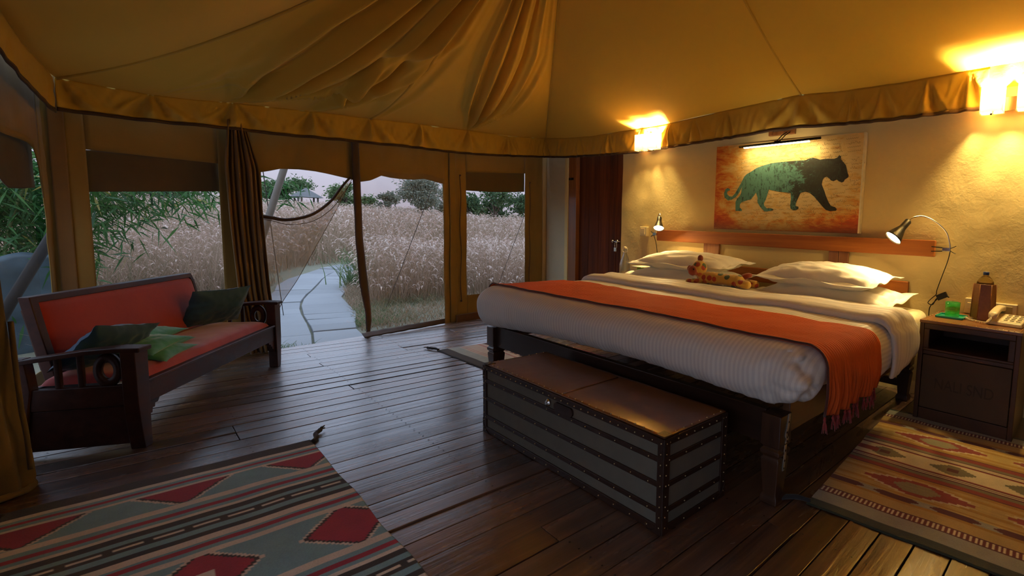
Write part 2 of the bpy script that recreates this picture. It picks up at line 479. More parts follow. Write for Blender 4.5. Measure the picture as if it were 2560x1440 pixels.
# canvas wall with window, doorway and net
wall_b = struct('wall_back')
def wr(y, z): return 0.010 * nz(y, z * .35, 1, 4.5) + 0.005 * nz(y, z * .5, 5, 13)
def cpatch(y0, y1, z0, z1, off=0.0, nu=24, nv=24, name='canvas_panel', mat=None, amp=1.0, parent=None, thick=0.004):
    f0 = z0 if callable(z0) else (lambda y: z0); f1 = z1 if callable(z1) else (lambda y: z1)
    a0 = y0 if callable(y0) else (lambda v: y0); a1 = y1 if callable(y1) else (lambda v: y1)
    def fn(u, v):
        y = a0(v) + (a1(v) - a0(v)) * u; z = f0(y) + (f1(y) - f0(y)) * v
        return Wp(y, z, off + amp * wr(y, z))
    return MB().grid(fn, nu, nv).build(name, mat or M_wallcanvas, parent or wall_b, smooth=True, thick=thick)
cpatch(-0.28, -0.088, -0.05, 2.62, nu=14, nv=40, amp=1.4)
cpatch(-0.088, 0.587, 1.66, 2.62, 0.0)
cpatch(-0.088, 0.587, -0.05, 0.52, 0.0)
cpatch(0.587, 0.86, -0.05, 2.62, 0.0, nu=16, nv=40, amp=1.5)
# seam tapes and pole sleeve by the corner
cpatch(-0.24, -0.17, 0, 2.6, 0.016, nu=8, nv=40, name='pole_sleeve', mat=M_curtain)  # darker curtain cloth stands in for the weak lamp light at this corner
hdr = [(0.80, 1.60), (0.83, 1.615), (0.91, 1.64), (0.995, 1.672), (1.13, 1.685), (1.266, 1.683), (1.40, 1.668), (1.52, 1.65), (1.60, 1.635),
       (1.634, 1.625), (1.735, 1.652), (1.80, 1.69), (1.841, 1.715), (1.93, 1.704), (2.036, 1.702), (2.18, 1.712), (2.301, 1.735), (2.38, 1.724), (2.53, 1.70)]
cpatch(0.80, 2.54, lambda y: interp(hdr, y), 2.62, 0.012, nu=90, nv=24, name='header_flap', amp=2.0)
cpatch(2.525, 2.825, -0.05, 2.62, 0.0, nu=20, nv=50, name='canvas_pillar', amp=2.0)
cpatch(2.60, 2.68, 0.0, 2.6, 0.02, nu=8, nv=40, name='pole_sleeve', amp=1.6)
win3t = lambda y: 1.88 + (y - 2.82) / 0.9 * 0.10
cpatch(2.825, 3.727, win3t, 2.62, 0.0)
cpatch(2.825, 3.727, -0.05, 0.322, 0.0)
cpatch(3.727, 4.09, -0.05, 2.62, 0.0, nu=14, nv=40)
# lacing cords
for y_, z0, z1 in ((2.735, 0.26, 1.83), (3.80, 0.35, 1.86)):
    MB().tube([Wp(y_ + .008 * math.sin(z * 9), z, 0.022) for z in np.linspace(z0, z1, 24)], 0.0045, 6).build('lacing_cord', M_bind, wall_b, smooth=True)
    MB().ball(Wp(y_, z0, .026), .012).ball(Wp(y_, z1, .026), .010).build('cord_knot', M_bind, wall_b, smooth=True)
# base plank under the right window
pb = MB(); pb.hexa([Wp(2.66, -.02, .02), Wp(4.05, -.02, .02), Wp(4.05, -.02, .06), Wp(2.66, -.02, .06)], [Wp(2.66, .09, .02), Wp(4.05, .105, .02), Wp(4.05, .105, .06), Wp(2.66, .09, .06)])
pb.build('baseboard_back', M_darkY, None, bevel=0.005)['kind'] = 'structure'

w1 = struct('window_1')
cpatch(-0.095, 0.595, lambda y: 1.362 + (y + .09) * .10, lambda y: 1.66 + (y + .09) * .06, -0.03, name='rolled_flap', mat=M_flap, parent=w1)
cpatch(-0.095, 0.595, 0.45, 1.66, -0.05, nu=6, nv=6, name='window_screen', mat=M_screen, parent=w1, amp=.3, thick=0)
w3 = struct('window_3')
cpatch(2.82, 3.735, lambda y: 1.655 - .012 * math.sin((y - 2.82) / .9 * PI) + (y - 2.82) * .075, lambda y: win3t(y) + .03, -0.03, name='rolled_flap', mat=M_flap, parent=w3)
cpatch(2.82, 3.735, 0.30, 2.0, -0.05, nu=6, nv=6, name='window_screen', mat=M_screen, parent=w3, amp=.3, thick=0)

d2 = struct('door_2')
zl = [(-0.01, 1.618), (0.02, 1.652), (0.26, 1.646), (0.43, 1.618), (0.60, 1.596), (1.02, 1.574), (1.64, 1.566), (2.02, 1.562)]
zr = [(-0.01, 1.66), (0.02, 1.68), (0.16, 1.699), (0.28, 1.695), (0.43, 1.688), (0.60, 1.672), (1.02, 1.640), (1.64, 1.630), (2.02, 1.624)]
def zipf(u, v):
    z = 2.1 * v - 0.005; y = interp(zl, z) * (1 - u) + interp(zr, z) * u
    return Wp(y, z, 0.035 + 0.012 * math.sin(u * PI) + 0.012 * nz(y, z, 0, 5))
MB().grid(zipf, 6, 50).build('zip_flap', M_bind, d2, smooth=True, thick=0.012)
def zfoot(u, v):
    y = 1.60 + 0.9 * u
    return Wp(y, 0.03 * v + 0.01 + (0.03 * u * v) + .012 * abs(nz(y, v, 2, 8)), 0.04 + 0.10 * (1 - v) * (1 - u * .9) + .02)
MB().grid(zfoot, 40, 4).build('net_hem', M_bind, d2, smooth=True, thick=0.01)
def netf(u, v):
    z = 0.03 + (interp(hdr, 1.66 + .86 * u) + .06 - 0.03) * v
    y0 = interp(zr, z) - .02; y = y0 + (2.535 - y0) * u
    return Wp(y, z, 0.012 + 0.02 * nz(y, z * .5, 9, 4) + 0.03 * (1 - v) ** 3)
MB().grid(netf, 24, 30).build('net_panel', M_screen_thick, d2, smooth=True)
# left half of the net, pulled aside and tied to the left
edge = bez([Wp(1.545, 1.66, .03), Wp(1.47, 1.56, .03), Wp(1.36, 1.40, .05), Wp(1.20, 1.265, .07), Wp(1.02, 1.21, .07), Wp(0.90, 1.225, .06), Wp(0.81, 1.235, .05)], 8)
side = bez([Wp(1.56, 1.64, .03), Wp(1.40, 1.30, .05), Wp(1.245, 0.99, .06), Wp(1.08, 0.66, .07), Wp(0.955, 0.44, .06), Wp(0.915, 0.30, .06), Wp(0.93, 0.19, .06), Wp(0.90, 0.02, .05)], 7)
def netd(u, v):
    a = Vector(edge[0]).lerp(edge[-1], 0); 
    i = u * (len(edge) - 1); k = min(int(i), len(edge) - 2); e = Vector(edge[k]).lerp(edge[k + 1], i - k)
    i2 = u * (len(side) - 1); k2 = min(int(i2), len(side) - 2); s_ = Vector(side[k2]).lerp(side[k2 + 1], i2 - k2)
    p = e.lerp(s_, v)
    p.x += 0.012 * math.sin(v * 14 + u * 5) * u
    return p
MB().grid(netd, 40, 16).build('draped_net', M_net, d2, smooth=True)
MB().tube(edge, [0.010 + 0.008 * (k / len(edge)) for k in range(len(edge))], 8).build('net_border', M_bind, d2, smooth=True)
MB().tube(side, 0.0022, 6).build('net_seam', M_netedge, d2, smooth=True)
MB().tube([p + Vector((.004, .012, -.045 - .02 * math.sin(i * .1))) for i, p in enumerate(edge)], 0.003, 6).build('net_seam', M_netedge, d2, smooth=True)

# bunched canvas curtain at the left of the doorway
def curt(u, v):
    z = 0.01 + 2.02 * v
    w0 = interp([(0, .72), (.55, .66), (1.2, .63), (1.65, .62), (2.13, .66)], z); w1_ = interp([(0, .915), (.2, .90), (.58, .872), (1.16, .848), (1.65, .835), (2.0, .76), (2.13, .735)], z)
    y = w0 + (w1_ - w0) * u
    return Wp(y, z, 0.075 + 0.020 * math.sin(u * 38 + 1.2 * math.sin(v * 4)) + 0.016 * math.sin(u * 17 + 2 * v) + 0.02 * nz(u * 3, v * 2, 4))
c = MB().grid(curt, 120, 40).build('door_curtain', M_curtain, None, smooth=True, thick=0.006)
tag(c, 'brown canvas curtain bunched at the left jamb of the open doorway', 'curtain')

# left canvas wall
wall_l = struct('wall_left')
def lpatch(x0, x1, z0, z1, off=0.0, nu=24, nv=24, name='canvas_panel', mat=None, parent=None, amp=1.0, thick=0.004):
    f0 = z0 if callable(z0) else (lambda y: z0); f1 = z1 if callable(z1) else (lambda y: z1)
    def fn(u, v):
        x = x0 + (x1 - x0) * u; z = f0(x) + (f1(x) - f0(x)) * v
        return Lp(x, z, off + amp * wr(x + 3, z))
    return MB().grid(fn, nu, nv).build(name, mat or M_wallcanvas, parent or wall_l, smooth=True, thick=thick)
arch = lambda x: interp([(-5.56, 1.30), (-5.548, 1.446), (-5.49, 1.56), (-5.43, 1.62), (-5.27, 1.64), (-5.11, 1.648), (-4.86, 1.652), (-3.9, 1.66)], x)
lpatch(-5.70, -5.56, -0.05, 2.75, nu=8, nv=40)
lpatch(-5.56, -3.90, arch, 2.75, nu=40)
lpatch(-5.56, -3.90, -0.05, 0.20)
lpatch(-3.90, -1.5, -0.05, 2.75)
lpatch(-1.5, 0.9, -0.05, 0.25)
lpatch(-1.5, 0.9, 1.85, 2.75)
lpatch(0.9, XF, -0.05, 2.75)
w2 = struct('window_2')
lpatch(-5.58, -3.88, lambda x: interp([(-5.55, 1.365), (-5.3, 1.35), (-5.07, 1.345), (-4.95, 1.40), (-4.86, 1.44), (-4.6, 1.46), (-3.9, 1.46)], x), lambda x: 1.70, -0.035, name='rolled_flap', mat=M_flap, parent=w2)
lpatch(-5.58, -3.88, 0.15, 1.70, -0.05, nu=6, nv=6, name='window_screen', mat=M_screen, parent=w2, amp=.3, thick=0)
w4 = struct('fill_opening_left')  # unseen opening added so cool daylight reaches the left rug
lpatch(-1.52, 0.92, 0.22, 1.88, -0.05, nu=6, nv=6, name='window_screen', mat=M_screen, parent=w4, amp=.3, thick=0)
wall_f = struct('wall_front')
for y0_, y1_, z0_, z1_ in ((-1.35, -.95, -.05, 3.85), (.25, 4.15, -.05, 3.85), (-.95, .25, -.05, .12), (-.95, .25, 1.5, 3.85)):
    MB().grid(lambda u, v: (XF + 0.01 * nz(u * 9, v * 3), y0_ + (y1_ - y0_) * u, z0_ + (z1_ - z0_) * v), 12, 12).build('canvas_panel', M_wallcanvas, wall_f, smooth=True)
w6 = struct('fill_opening_front')  # unseen opening behind the camera, added to light the trunk side and rug
MB().grid(lambda u, v: (XF + .03, -.97 + 1.24 * u, .10 + 1.42 * v), 4, 4).build('window_screen', M_screen, w6, smooth=True)

# ------------------------------------------------------------------ roof canvas
ceil_ = struct('ceiling')
EA = np.array([-2.763, 1.9, 3.632]); RB = np.array([-2.15, 1.9, 3.632]); RE = np.array([XF + .05, 1.9, 3.632])
tW = [(-0.185, 2.112), (0.0, 2.112), (0.23, 2.113), (0.45, 2.136), (0.70, 2.172), (0.97, 2.202), (1.235, 2.233), (1.46, 2.254), (1.726, 2.278),
      (1.98, 2.305), (2.234, 2.333), (2.51, 2.354), (2.817, 2.388), (3.396, 2.433), (4.05, 2.525)]
bW = [(-0.21, 1.913), (0.22, 1.932), (0.44, 1.951), (0.69, 1.970), (0.96, 1.983), (1.23, 2.005), (1.454, 2.026), (1.70, 2.040), (2.06, 2.072), (2.46, 2.090), (2.87, 2.12), (3.27, 2.164), (4.05, 2.270)]
tR = [(-6.44, 2.525), (-5.9, 2.475), (-5.3, 2.450), (-4.45, 2.458), (-3.98, 2.462), (-3.17, 2.503), (-2.568, 2.532), (-2.25, 2.545), (-1.86, 2.518), (-1.35, 2.508), (-0.915, 2.518), (-0.51, 2.524), (XF + .05, 2.53)]
bR = [(-6.36, 2.260), (-5.9, 2.228), (-5.29, 2.208), (-4.44, 2.192), (-3.97, 2.207), (-3.37, 2.229), (-2.81, 2.247), (-2.55, 2.263), (-2.23, 2.263), (-1.84, 2.246), (-1.49, 2.238), (-1.18, 2.239), (-0.77, 2.245), (XF, 2.25)]
tL = [(-5.58, 2.112), (-4.99, 2.185), (-4.65, 2.28), (-4.2, 2.34), (XF + .05, 2.40)]
bL = [(-5.46, 1.900), (-4.94, 1.982), (-4.59, 2.065), (-4.2, 2.12), (XF, 2.18)]
YV = 4.02
def eW(u): y = -0.185 + 4.225 * u; return np.array(Wp(y, interp(tW, y), .085))
def eR(x): return np.array((x, YV, interp(tR, x)))
def eL(x): return np.array((x, LY(x) + .075, interp(tL, x)))
CL = eW(0); CR = eW(1)
def sagc(A, B, s):
    def f(v):
        p = A * (1 - v) + B * v; p[2] -= s * 4 * v * (1 - v); return p
    return f
hipL = sagc(CL, EA, 0.24); hipR = sagc(CR, EA, 0.06)
FOOT = eR(-2.25); midR = sagc(FOOT, RB, 0.09)
def coons(bot, top, Lf, Rf, sag=0.0, fold=None):
    b0, b1, t0, t1 = bot(0), bot(1), top(0), top(1)
    def fn(u, v):
        p = (1 - v) * bot(u) + v * top(u) + (1 - u) * Lf(v) + u * Rf(v) - ((1 - u) * (1 - v) * b0 + u * (1 - v) * b1 + (1 - u) * v * t0 + u * v * t1)
        p = p.copy(); p[2] -= sag * 16 * u * (1 - u) * v * (1 - v)
        if fold: p += fold(u, v)
        return p
    return fn
# folds of the hip end fan out from the pins where the valance is gathered
def uy(y): return (y + 0.185) / 4.225
PINS = [(uy(0.70), 1.25, 0.046, .20, .33, 3.4), (uy(1.235), 1.0, 0.046, .05, .16, 1.6), (uy(1.73), .8, 0.018, .10, .10, 1.0), (uy(2.817), 1.1, 0.034, .12, .30, 3.6), (uy(0.23), .5, 0.014, .1, .2, 2)]
ND = np.array((0.40, 0.0, -0.92))
def hipfold(u, v):
    d = 0.0
    for u0, a, amp, wl, wrr, n in PINS:
        w = 0.02 + (wrr if u > u0 else wl) * min(1.0, 0.15 + 1.7 * v) * min(1, v * 5 + .05)
        s_ = (u - u0) / w
        if abs(s_) < 1:
            win = (1 - s_ * s_) ** 1.0
            env = min(1, v * 7) * (1 - v) ** .25
            ph = s_ if u > u0 else s_ * .5
            d += 1.7 * amp * a * env * win * (math.cos(2 * PI * n * ph + 0.5) + 0.35 * math.cos(2 * PI * n * 2.3 * ph + 1.3 + v * 2))
    # soft billow between pins near the eave
    d += 0.02 * math.sin(u * 21) * (1 - v) * min(1, v * 6)
    e = min(1, 14 * u, 14 * (1 - u))
    return ND * d * e
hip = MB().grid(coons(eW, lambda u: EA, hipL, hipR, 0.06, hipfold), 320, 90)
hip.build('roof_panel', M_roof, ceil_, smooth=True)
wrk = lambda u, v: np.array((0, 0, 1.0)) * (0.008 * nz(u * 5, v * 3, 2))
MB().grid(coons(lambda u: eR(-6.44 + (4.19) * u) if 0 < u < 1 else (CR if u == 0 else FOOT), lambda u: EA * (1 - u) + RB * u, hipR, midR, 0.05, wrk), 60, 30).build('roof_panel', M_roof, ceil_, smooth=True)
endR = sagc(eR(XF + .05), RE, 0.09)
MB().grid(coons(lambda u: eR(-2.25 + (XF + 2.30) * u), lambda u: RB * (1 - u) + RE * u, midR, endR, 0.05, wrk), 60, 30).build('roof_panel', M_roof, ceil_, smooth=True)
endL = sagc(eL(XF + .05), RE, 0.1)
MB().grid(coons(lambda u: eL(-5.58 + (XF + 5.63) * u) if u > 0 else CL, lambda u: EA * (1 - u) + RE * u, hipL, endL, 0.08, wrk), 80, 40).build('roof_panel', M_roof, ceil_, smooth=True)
for f in (hipL, hipR, midR):
    MB().tube([f(v) + np.array((0, 0, -.004)) for v in np.linspace(0, 1, 40)], 0.009, 6).build('roof_seam', M_val, ceil_, smooth=True)
sm = coons(eW, lambda u: EA, hipL, hipR, 0.06, hipfold)
MB().tube([sm(uy(1.73), v) + np.array((0, 0, -.003)) for v in np.linspace(0, 1, 50)], 0.010, 6).build('roof_seam', M_val, ceil_, smooth=True)
MB().tube([EA, RB, RE], 0.05, 10).build('ridge_pole', M_dark, ceil_, smooth=True)

# valances: gathered strips hanging from the eave, dark binding along the hem
def valance(name, pos, t, b, a0, a1, pins, nrm, nseg, seed, amp=1.0):
    """pos(s, z, off)"""
    def fold(s, v):
        d = 0.0
        for p, w in pins:
            q = (s - p) / (w * (0.10 + 0.9 * (1 - v)))
            if abs(q) < 1: d += 0.050 * (1 - abs(q)) * math.cos(q * 9.5) * (0.35 + .65 * (1 - v))
        d += 0.016 * nz(s * 8 + v * 1.2 + seed, v * .8, seed) + 0.011 * nz(s * 21 - v * 1.5, v * 1.0, seed + 3) + 0.005 * nz(s * 45 + v * 3, v * 2, seed)
        return amp * d * (0.22 + .78 * min(1, 3 * (1 - v)) * min(1, .12 + 3.2 * v))
    def fn(u, v):
        s = a0 + (a1 - a0) * u; z = interp(b, s) + (interp(t, s) - interp(b, s)) * v
        return pos(s, z, 0.0 + fold(s, v))
    root = struct(name)
    MB().grid(fn, nseg, 14).build('valance_cloth', M_val, root, smooth=True, thick=0.004)
    def fb(u, v):
        s = a0 + (a1 - a0) * u; z = interp(b, s)
        return pos(s, z - 0.024 + 0.026 * v + .004 * nz(s * 7, 0, 2), fold(s, 0.0) + .003)
    MB().grid(fb, nseg, 2).build('dark_binding', M_bind, root, smooth=True, thick=0.008)
valance('trim_1', lambda s, z, o: Wp(s, z, .085 + o), tW, bW, -0.19, 4.04, [(-.19, .28), (.231, .3), (.70, .34), (1.235, .34), (1.726, .34), (2.234, .3), (2.817, .36), (3.4, .2)], 1, 420, 1.0, 1.45)
valance('trim_2', lambda s, z, o: (s, YV - o, z), tR, bR, -6.42, -0.72, [(-6.42, .3), (-5.6, .25), (-5.0, .2), (-4.35, .35), (-3.9, .2), (-3.55, .3), (-3.1, .2), (-2.25, .55), (-1.75, .2), (-1.5, .3), (-1.15, .25), (-.85, .2)], 1, 420, 5.0)
valance('trim_3', lambda s, z, o: Lp(s, z, .075 + o), tL, bL, -5.56, XF, [(-5.5, .3), (-4.8, .3)], 1, 200, 9.0, .25)
valance('trim_4', lambda s, z, o: (s, YV - o, z), tR, bR, -0.40, XF, [(0.4, .3)], 1, 100, 12.0)
MB().grid(lambda u, v: (-0.72 + .32 * u, YV + .005 + .006 * nz(u * 6, v * 2), 2.36 + .17 * v), 20, 6).build('trim_5', M_val, None, smooth=True)['kind'] = 'structure'

# ------------------------------------------------------------------ bed
def blob(mb, name, mat, parent=None, voxel=0.008, sm=4):
    me = bpy.data.meshes.new('tmp'); me.from_pydata(mb.v, [], mb.f); me.update()
    o = bpy.data.objects.new('tmp', me); COL.objects.link(o)
    md = o.modifiers.new('r', 'REMESH'); md.mode = 'VOXEL'; md.voxel_size = voxel
    md = o.modifiers.new('s', 'SMOOTH'); md.factor = 0.5; md.iterations = sm
    dg = bpy.context.evaluated_depsgraph_get()
    m2 = bpy.data.meshes.new_from_object(o.evaluated_get(dg))
    vs = [tuple(v.co) for v in m2.vertices]; fs = [tuple(p.vertices) for p in m2.polygons]
    bpy.data.objects.remove(o, do_unlink=True); bpy.data.meshes.remove(me); bpy.data.meshes.remove(m2)
    r = MB(); r.v = vs; r.f = fs
    return r.build(name, mat, parent, smooth=True)

def sqstack(cx, cy, prof):   # square section turned leg: (halfwidth, z)
    m = MB(); vs = []; fs = []
    for w, z in prof: vs += [(cx - w, cy - w, z), (cx + w, cy - w, z), (cx + w, cy + w, z), (cx - w, cy + w, z)]
    n = len(prof)
    for i in range(n - 1):
        for k in range(4): fs.append((i * 4 + k, i * 4 + (k + 1) % 4, i * 4 + 4 + (k + 1) % 4, i * 4 + 4 + k))
    fs += [(3, 2, 1, 0), tuple(range(4 * n - 4, 4 * n))]
    return m.add(vs, fs)

bed = thing('bed', (-2.43, 2.95, 0), 'wide dark wooden bed with plank headboard standing against the plaster wall', 'bed')
legp = [(.046, 0), (.046, .03), (.036, .045), (.048, .20), (.048, .215), (.040, .226), (.052, .24), (.052, .258), (.040, .27), (.052, .285), (.052, .43)]
for cx, cy in ((-3.715, 1.90), (-1.095, 1.90), (-3.715, 3.86), (-1.095, 3.86)):
    sqstack(cx, cy, legp).build('leg', M_darkZ, bed, bevel=0.004)
MB().box(-3.67, -1.14, 1.875, 1.915, .275, .44).build('foot_rail', M_dark, bed, bevel=0.004)
for cx in (-3.735, -1.075):
    MB().box(cx - .02, cx + .02, 1.95, 3.98, .325, .50).build('side_rail', M_darkY, bed, bevel=0.004)
MB().box(-3.70, -1.10, 3.84, 3.88, .10, .16).build('stretcher', M_dark, bed, bevel=.004)
hb = [(-4.066, -0.992, 1.13, 1.26), (-3.90, -1.172, .778, .918)]
for i, (x0, x1, z0, z1) in enumerate(hb):
    MB().box(x0, x1, 4.02, 4.066, z0, z1).build('headboard_plank', M_teak, bed, bevel=0.006)
for x0, x1 in ((-3.38, -3.165), (-1.90, -1.808), (-1.805, -1.712)):
    MB().box(x0, x1, 4.066, 4.092, .30, 1.24).build('headboard_post', M_teakv, bed, bevel=0.005)
M_zinc = metal('galvanised_strap', (0.62, 0.62, 0.56), 0.5)
st = bez([(-1.041, 1.925, .43), (-1.041, 1.915, .37), (-1.040, 1.90, .335), (-1.041, 1.915, .315), (-1.041, 1.905, .295)], 5)
st2 = bez([(-1.040, 1.90, .288), (-1.044, 1.905, .24), (-1.046, 1.905, .19), (-1.048, 1.905, .16)], 5)
for s_ in (st, st2):
    m = MB()
    for a, b in zip(s_[:-1], s_[1:]): m.bar(a, b + (b - a) * .1, .003, .016, up=(0, 1, 0)) if False else m.obox((a + b) / 2, (.003, .017, (b - a).length * 1.15), Matrix.Identity(3))
    sp = m.build('metal_strap', M_zinc, bed)
    for q in range(3, len(s_), 5): MB().ball(s_[q] + Vector((.0022, 0, 0)), (.0012, .005, .006), 8, 5).build('screw_hole', M_iron, sp)

M_sheet = cloth('mattress_sheet', (0.78, 0.68, 0.42), (0.72, 0.60, 0.34), 0.85, 600, .2, .35, 5)
def rbox(x0, x1, y0, y1, z0, z1, r, n=(60, 50, 10), drop=('bottom',)):
    c = np.array([(x0 + x1) / 2, (y0 + y1) / 2, (z0 + z1) / 2]); h = np.array([(x1 - x0) / 2, (y1 - y0) / 2, (z1 - z0) / 2])
    bm = bmesh.new(); verts = {}
    def V(p):
        k = tuple(np.round(p, 6))
        if k not in verts:
            q = p * h; cl = np.clip(q, -(h - r), h - r); d = q - cl; L = np.linalg.norm(d)
            verts[k] = bm.verts.new(c + (cl + d / L * r if L > 1e-9 else q))
        return verts[k]
    def lin(n, hh):  # denser near the rounded ends
        t = np.linspace(-1, 1, n + 1); k = min(.999, (hh - r) / hh)
        e = np.concatenate([np.linspace(-1, -k, 9)[:-1], np.linspace(-k, k, n - 15), np.linspace(k, 1, 9)[1:]]) if n > 20 else t
        return e
    ax = [lin(n[i], h[i]) for i in range(3)]
    def face(a, b, cst, val, flip):
        A, B = ax[a], ax[b]
        for i in range(len(A) - 1):
            for j in range(len(B) - 1):
                ps = []
                for (s_, t_) in ((A[i], B[j]), (A[i + 1], B[j]), (A[i + 1], B[j + 1]), (A[i], B[j + 1])):
                    p = np.zeros(3); p[a] = s_; p[b] = t_; p[cst] = val; ps.append(V(p))
                if len(set(ps)) == 4: bm.faces.new(ps[::-1] if flip else ps)
    face(0, 1, 2, 1, False)
    face(0, 2, 1, -1, False); face(0, 2, 1, 1, True); face(1, 2, 0, 1, False); face(1, 2, 0, -1, True)
    if 'bottom' not in drop: face(0, 1, 2, -1, True)
    m = MB(); bm.verts.index_update(); m.v = [tuple(v.co) for v in bm.verts]; m.f = [tuple(v.index for v in f.verts) for f in bm.faces]; bm.free(); return m

mt = rbox(-3.80, -0.985, 1.98, 4.00, .49, .715, .075, (40, 40, 12), ())
mt.v = [(x + .012 * nz(x, y, z, 7) * (1 if abs(z - .59) < .10 else .3), y, z + (0.010 * nz(x, y, 1, 5))) for x, y, z in mt.v]
mattress = mt.build('mattress', M_sheet, None, smooth=True)
tag(mattress, 'thick mattress in a yellowish fitted sheet, bare at the head end of the bed', 'mattress')

# striped duvet: stripes follow the arc length across the bed and down its sides
def duvet_mat(name, c, c2, per=0.027):
    t = NT(name)
    at = t.n('ShaderNodeAttribute'); at.attribute_name = 'run'
    f = t.math('SINE', t.math('MULTIPLY', at.outputs['Fac'], 2 * PI / per))
    s_ = t.math('MULTIPLY_ADD', f, 0.5, 0.5)
    s2 = t.ramp(s_, [(0.35, (0, 0, 0)), (0.65, (1, 1, 1))])
    t.col(t.mix(s2, c, c2)).r(t.math('MULTIPLY_ADD', s2, 0.18, 0.55)); t.p(Sheen_Weight=.15)
    b = t.bump(s2, 0.10, 0.002)
    t.bump(t.noise(9, 4, .5, dist=.5), 0.14, 0.012, b)
    return t.m
M_duvet = duvet_mat('striped_duvet_cotton', (0.82, 0.76, 0.68), (0.72, 0.66, 0.60))
M_pillow = cloth('white_pillow_cotton', (0.86, 0.80, 0.68), (0.80, 0.73, 0.60), 0.8, 600, .2, .25, 4)
def set_run(o, fn):
    a = o.data.attributes.new('run', 'FLOAT', 'POINT')
    off = o.location if o.parent is None else Vector((0, 0, 0))
    a.data.foreach_set('value', [fn(v.co + off) for v in o.data.vertices])
DX0, DX1, DY0, DY1, DZ = -3.865, -0.905, 1.795, 3.02, 0.752
def hemF(x): return interp([(-3.87, .40), (-3.44, .43), (-2.83, .475), (-2.0, .49), (-1.43, .47), (-1.1, .455), (-0.9, .49)], x)
def hemR(y): return interp([(1.78, .47), (1.9, .50), (1.98, .56), (2.1, .56), (2.35, .50), (2.6, .42), (2.8, .40), (3.0, .42), (3.2, .45), (3.4, .50)], y)
def puff(x, y): return 0.012 * nz(x, y, 0, 2.2) + 0.006 * nz(x, y, 4, 6)
def duv(x, y, z, hem=True):
    # z in .42..DZ comes from the rounded box; remap its lower rim to the hem
    fz = min(1.0, (DZ - z) / (DZ - .42))
    ex = max(0, (x - (DX1 - .16)) / .16, ((DX0 + .16) - x) / .16); ey = max(0, ((DY0 + .16) - y) / .16)
    h = hemF(x) if ey > ex else (hemR(y) if x > -2 else .44)
    if 0 < ex and 0 < ey:
        wgt = ey / (ex + ey); h = hemF(x) * wgt + (hemR(y) if x > -2 else .42) * (1 - wgt)
    z2 = DZ - fz * (DZ - h) + puff(x, y) * (1 - fz)
    amp = fz ** 1.3
    b = 0.030 * math.sin(min(1, fz) * PI) 
    y2 = y; x2 = x
    if ey > 0:
        wv = 0.018 * nz(x, z * .25, 2, 9) + 0.012 * nz(x, z * .3, 6, 21)
        y2 = y - (b * .6 + wv * amp) * min(1, ey * 1.2) + 0.02 * amp * fz
    if ex > 0:
        wv = 0.018 * nz(y, z * .25, 3, 8) + 0.008 * nz(y, z * .3, 7, 19)
        sg = 1 if x > -2 else -1
        x2 = x + sg * (b * .6 + wv * amp) * min(1, ex * 1.2) - sg * 0.02 * amp * fz
    if x > -1.35 and y < 1.93 and amp > .02:   # bunched corner towards the camera
        k = max(0, 1 - math.hypot(x + .93, y - 1.87) / .33)
        q = k * min(1, (1.93 - y) / .06) * (0.055 * nz(x, y, z, 9) + 0.030 * nz(x, y, z, 21))
        x2 += q; y2 -= q * .8; z2 += .02 * k * nz(x, y, z, 13)
    return (x2, y2, z2)
dm = rbox(DX0, DX1, DY0, 3.30, .42, DZ, .13, (150, 70, 20))
dm.v = [duv(*p) for p in dm.v]
duvet = dm.build('duvet', M_duvet, None, smooth=True, thick=0.012)
def runf(p):
    s_ = p.x
    return s_ + (max(0, DZ - .03 - p.z) if p.x > -1.06 else 0) - (max(0, DZ - .03 - p.z) if p.x < -3.72 else 0) if (p.x > -1.02 or p.x < -3.75) and p.y > 1.95 else s_
set_run(duvet, runf)
tag(duvet, 'puffy white satin striped duvet spread over the foot two thirds of the bed', 'duvet')

# sheet and blanket folded back over the duvet
def section(x_left, x_right, ztop, hem, r=.11, n=44):
    """across-bed profile (x,z,run) from left hem over the top to right hem"""
    pts = [(x_left, hem[0])]
    for k in range(9):
        a = PI - k / 8 * PI / 2; pts.append((x_left + r + r * math.cos(a), ztop - r + r * math.sin(a)))
    for k in range(1, n): pts.append((x_left + r + (x_right - x_left - 2 * r) * k / n, ztop))
    for k in range(9):
        a = PI / 2 - k / 8 * PI / 2; pts.append((x_right - r + r * math.cos(a), ztop - r + r * math.sin(a)))
    for k in range(1, 9): pts.append((x_right + .012 * math.sin(k / 8 * PI), ztop - r + (hem[1] - ztop + r) * k / 8))
    return pts
def strip(yprof, zoff, xoff, hemfn, rnd=None):
    """yprof: list of (y, dz) along the bed"""
    m = MB(); rows = []
    for (y, dz) in yprof:
        sec = section(DX0 - xoff, DX1 + xoff, DZ + zoff + dz, (.5, hemfn(y)))
        row = []
        for (x, z) in sec:
            pf = puff(x, y) if z > DZ - .1 else 0
            w = 0.012 * nz(y, z * .3, 5, 10) * max(0, (DZ - z) / .3) if x > -2 else 0
            row.append((x + w + (dz * .5 if z < DZ - .05 and x > -2 else 0), y, z + pf))
        rows.append(row)
    n = len(rows[0])
    for row in rows: m.v += row
    for j in range(len(rows) - 1):
        for i in range(n - 1): m.f.append((j * n + i, j * n + i + 1, (j + 1) * n + i + 1, (j + 1) * n + i))
    return m
yp = [(2.85, -.012), (2.822, 0.006), (2.812, .022), (2.822, .036), (2.85, .044)] + [(2.85 + .42 * k / 14, .044 + .008 * math.sin(k * .9)) for k in range(1, 14)] + [(3.285, .040), (3.31, .026), (3.32, .0), (3.315, -.03)]
fo = strip(yp, 0.004, 0.014, lambda y: interp([(2.8, .44), (3.0, .455), (3.3, .52)], y))
fold = fo.build('turned_down_fold', M_duvet, duvet, smooth=True, thick=.008)
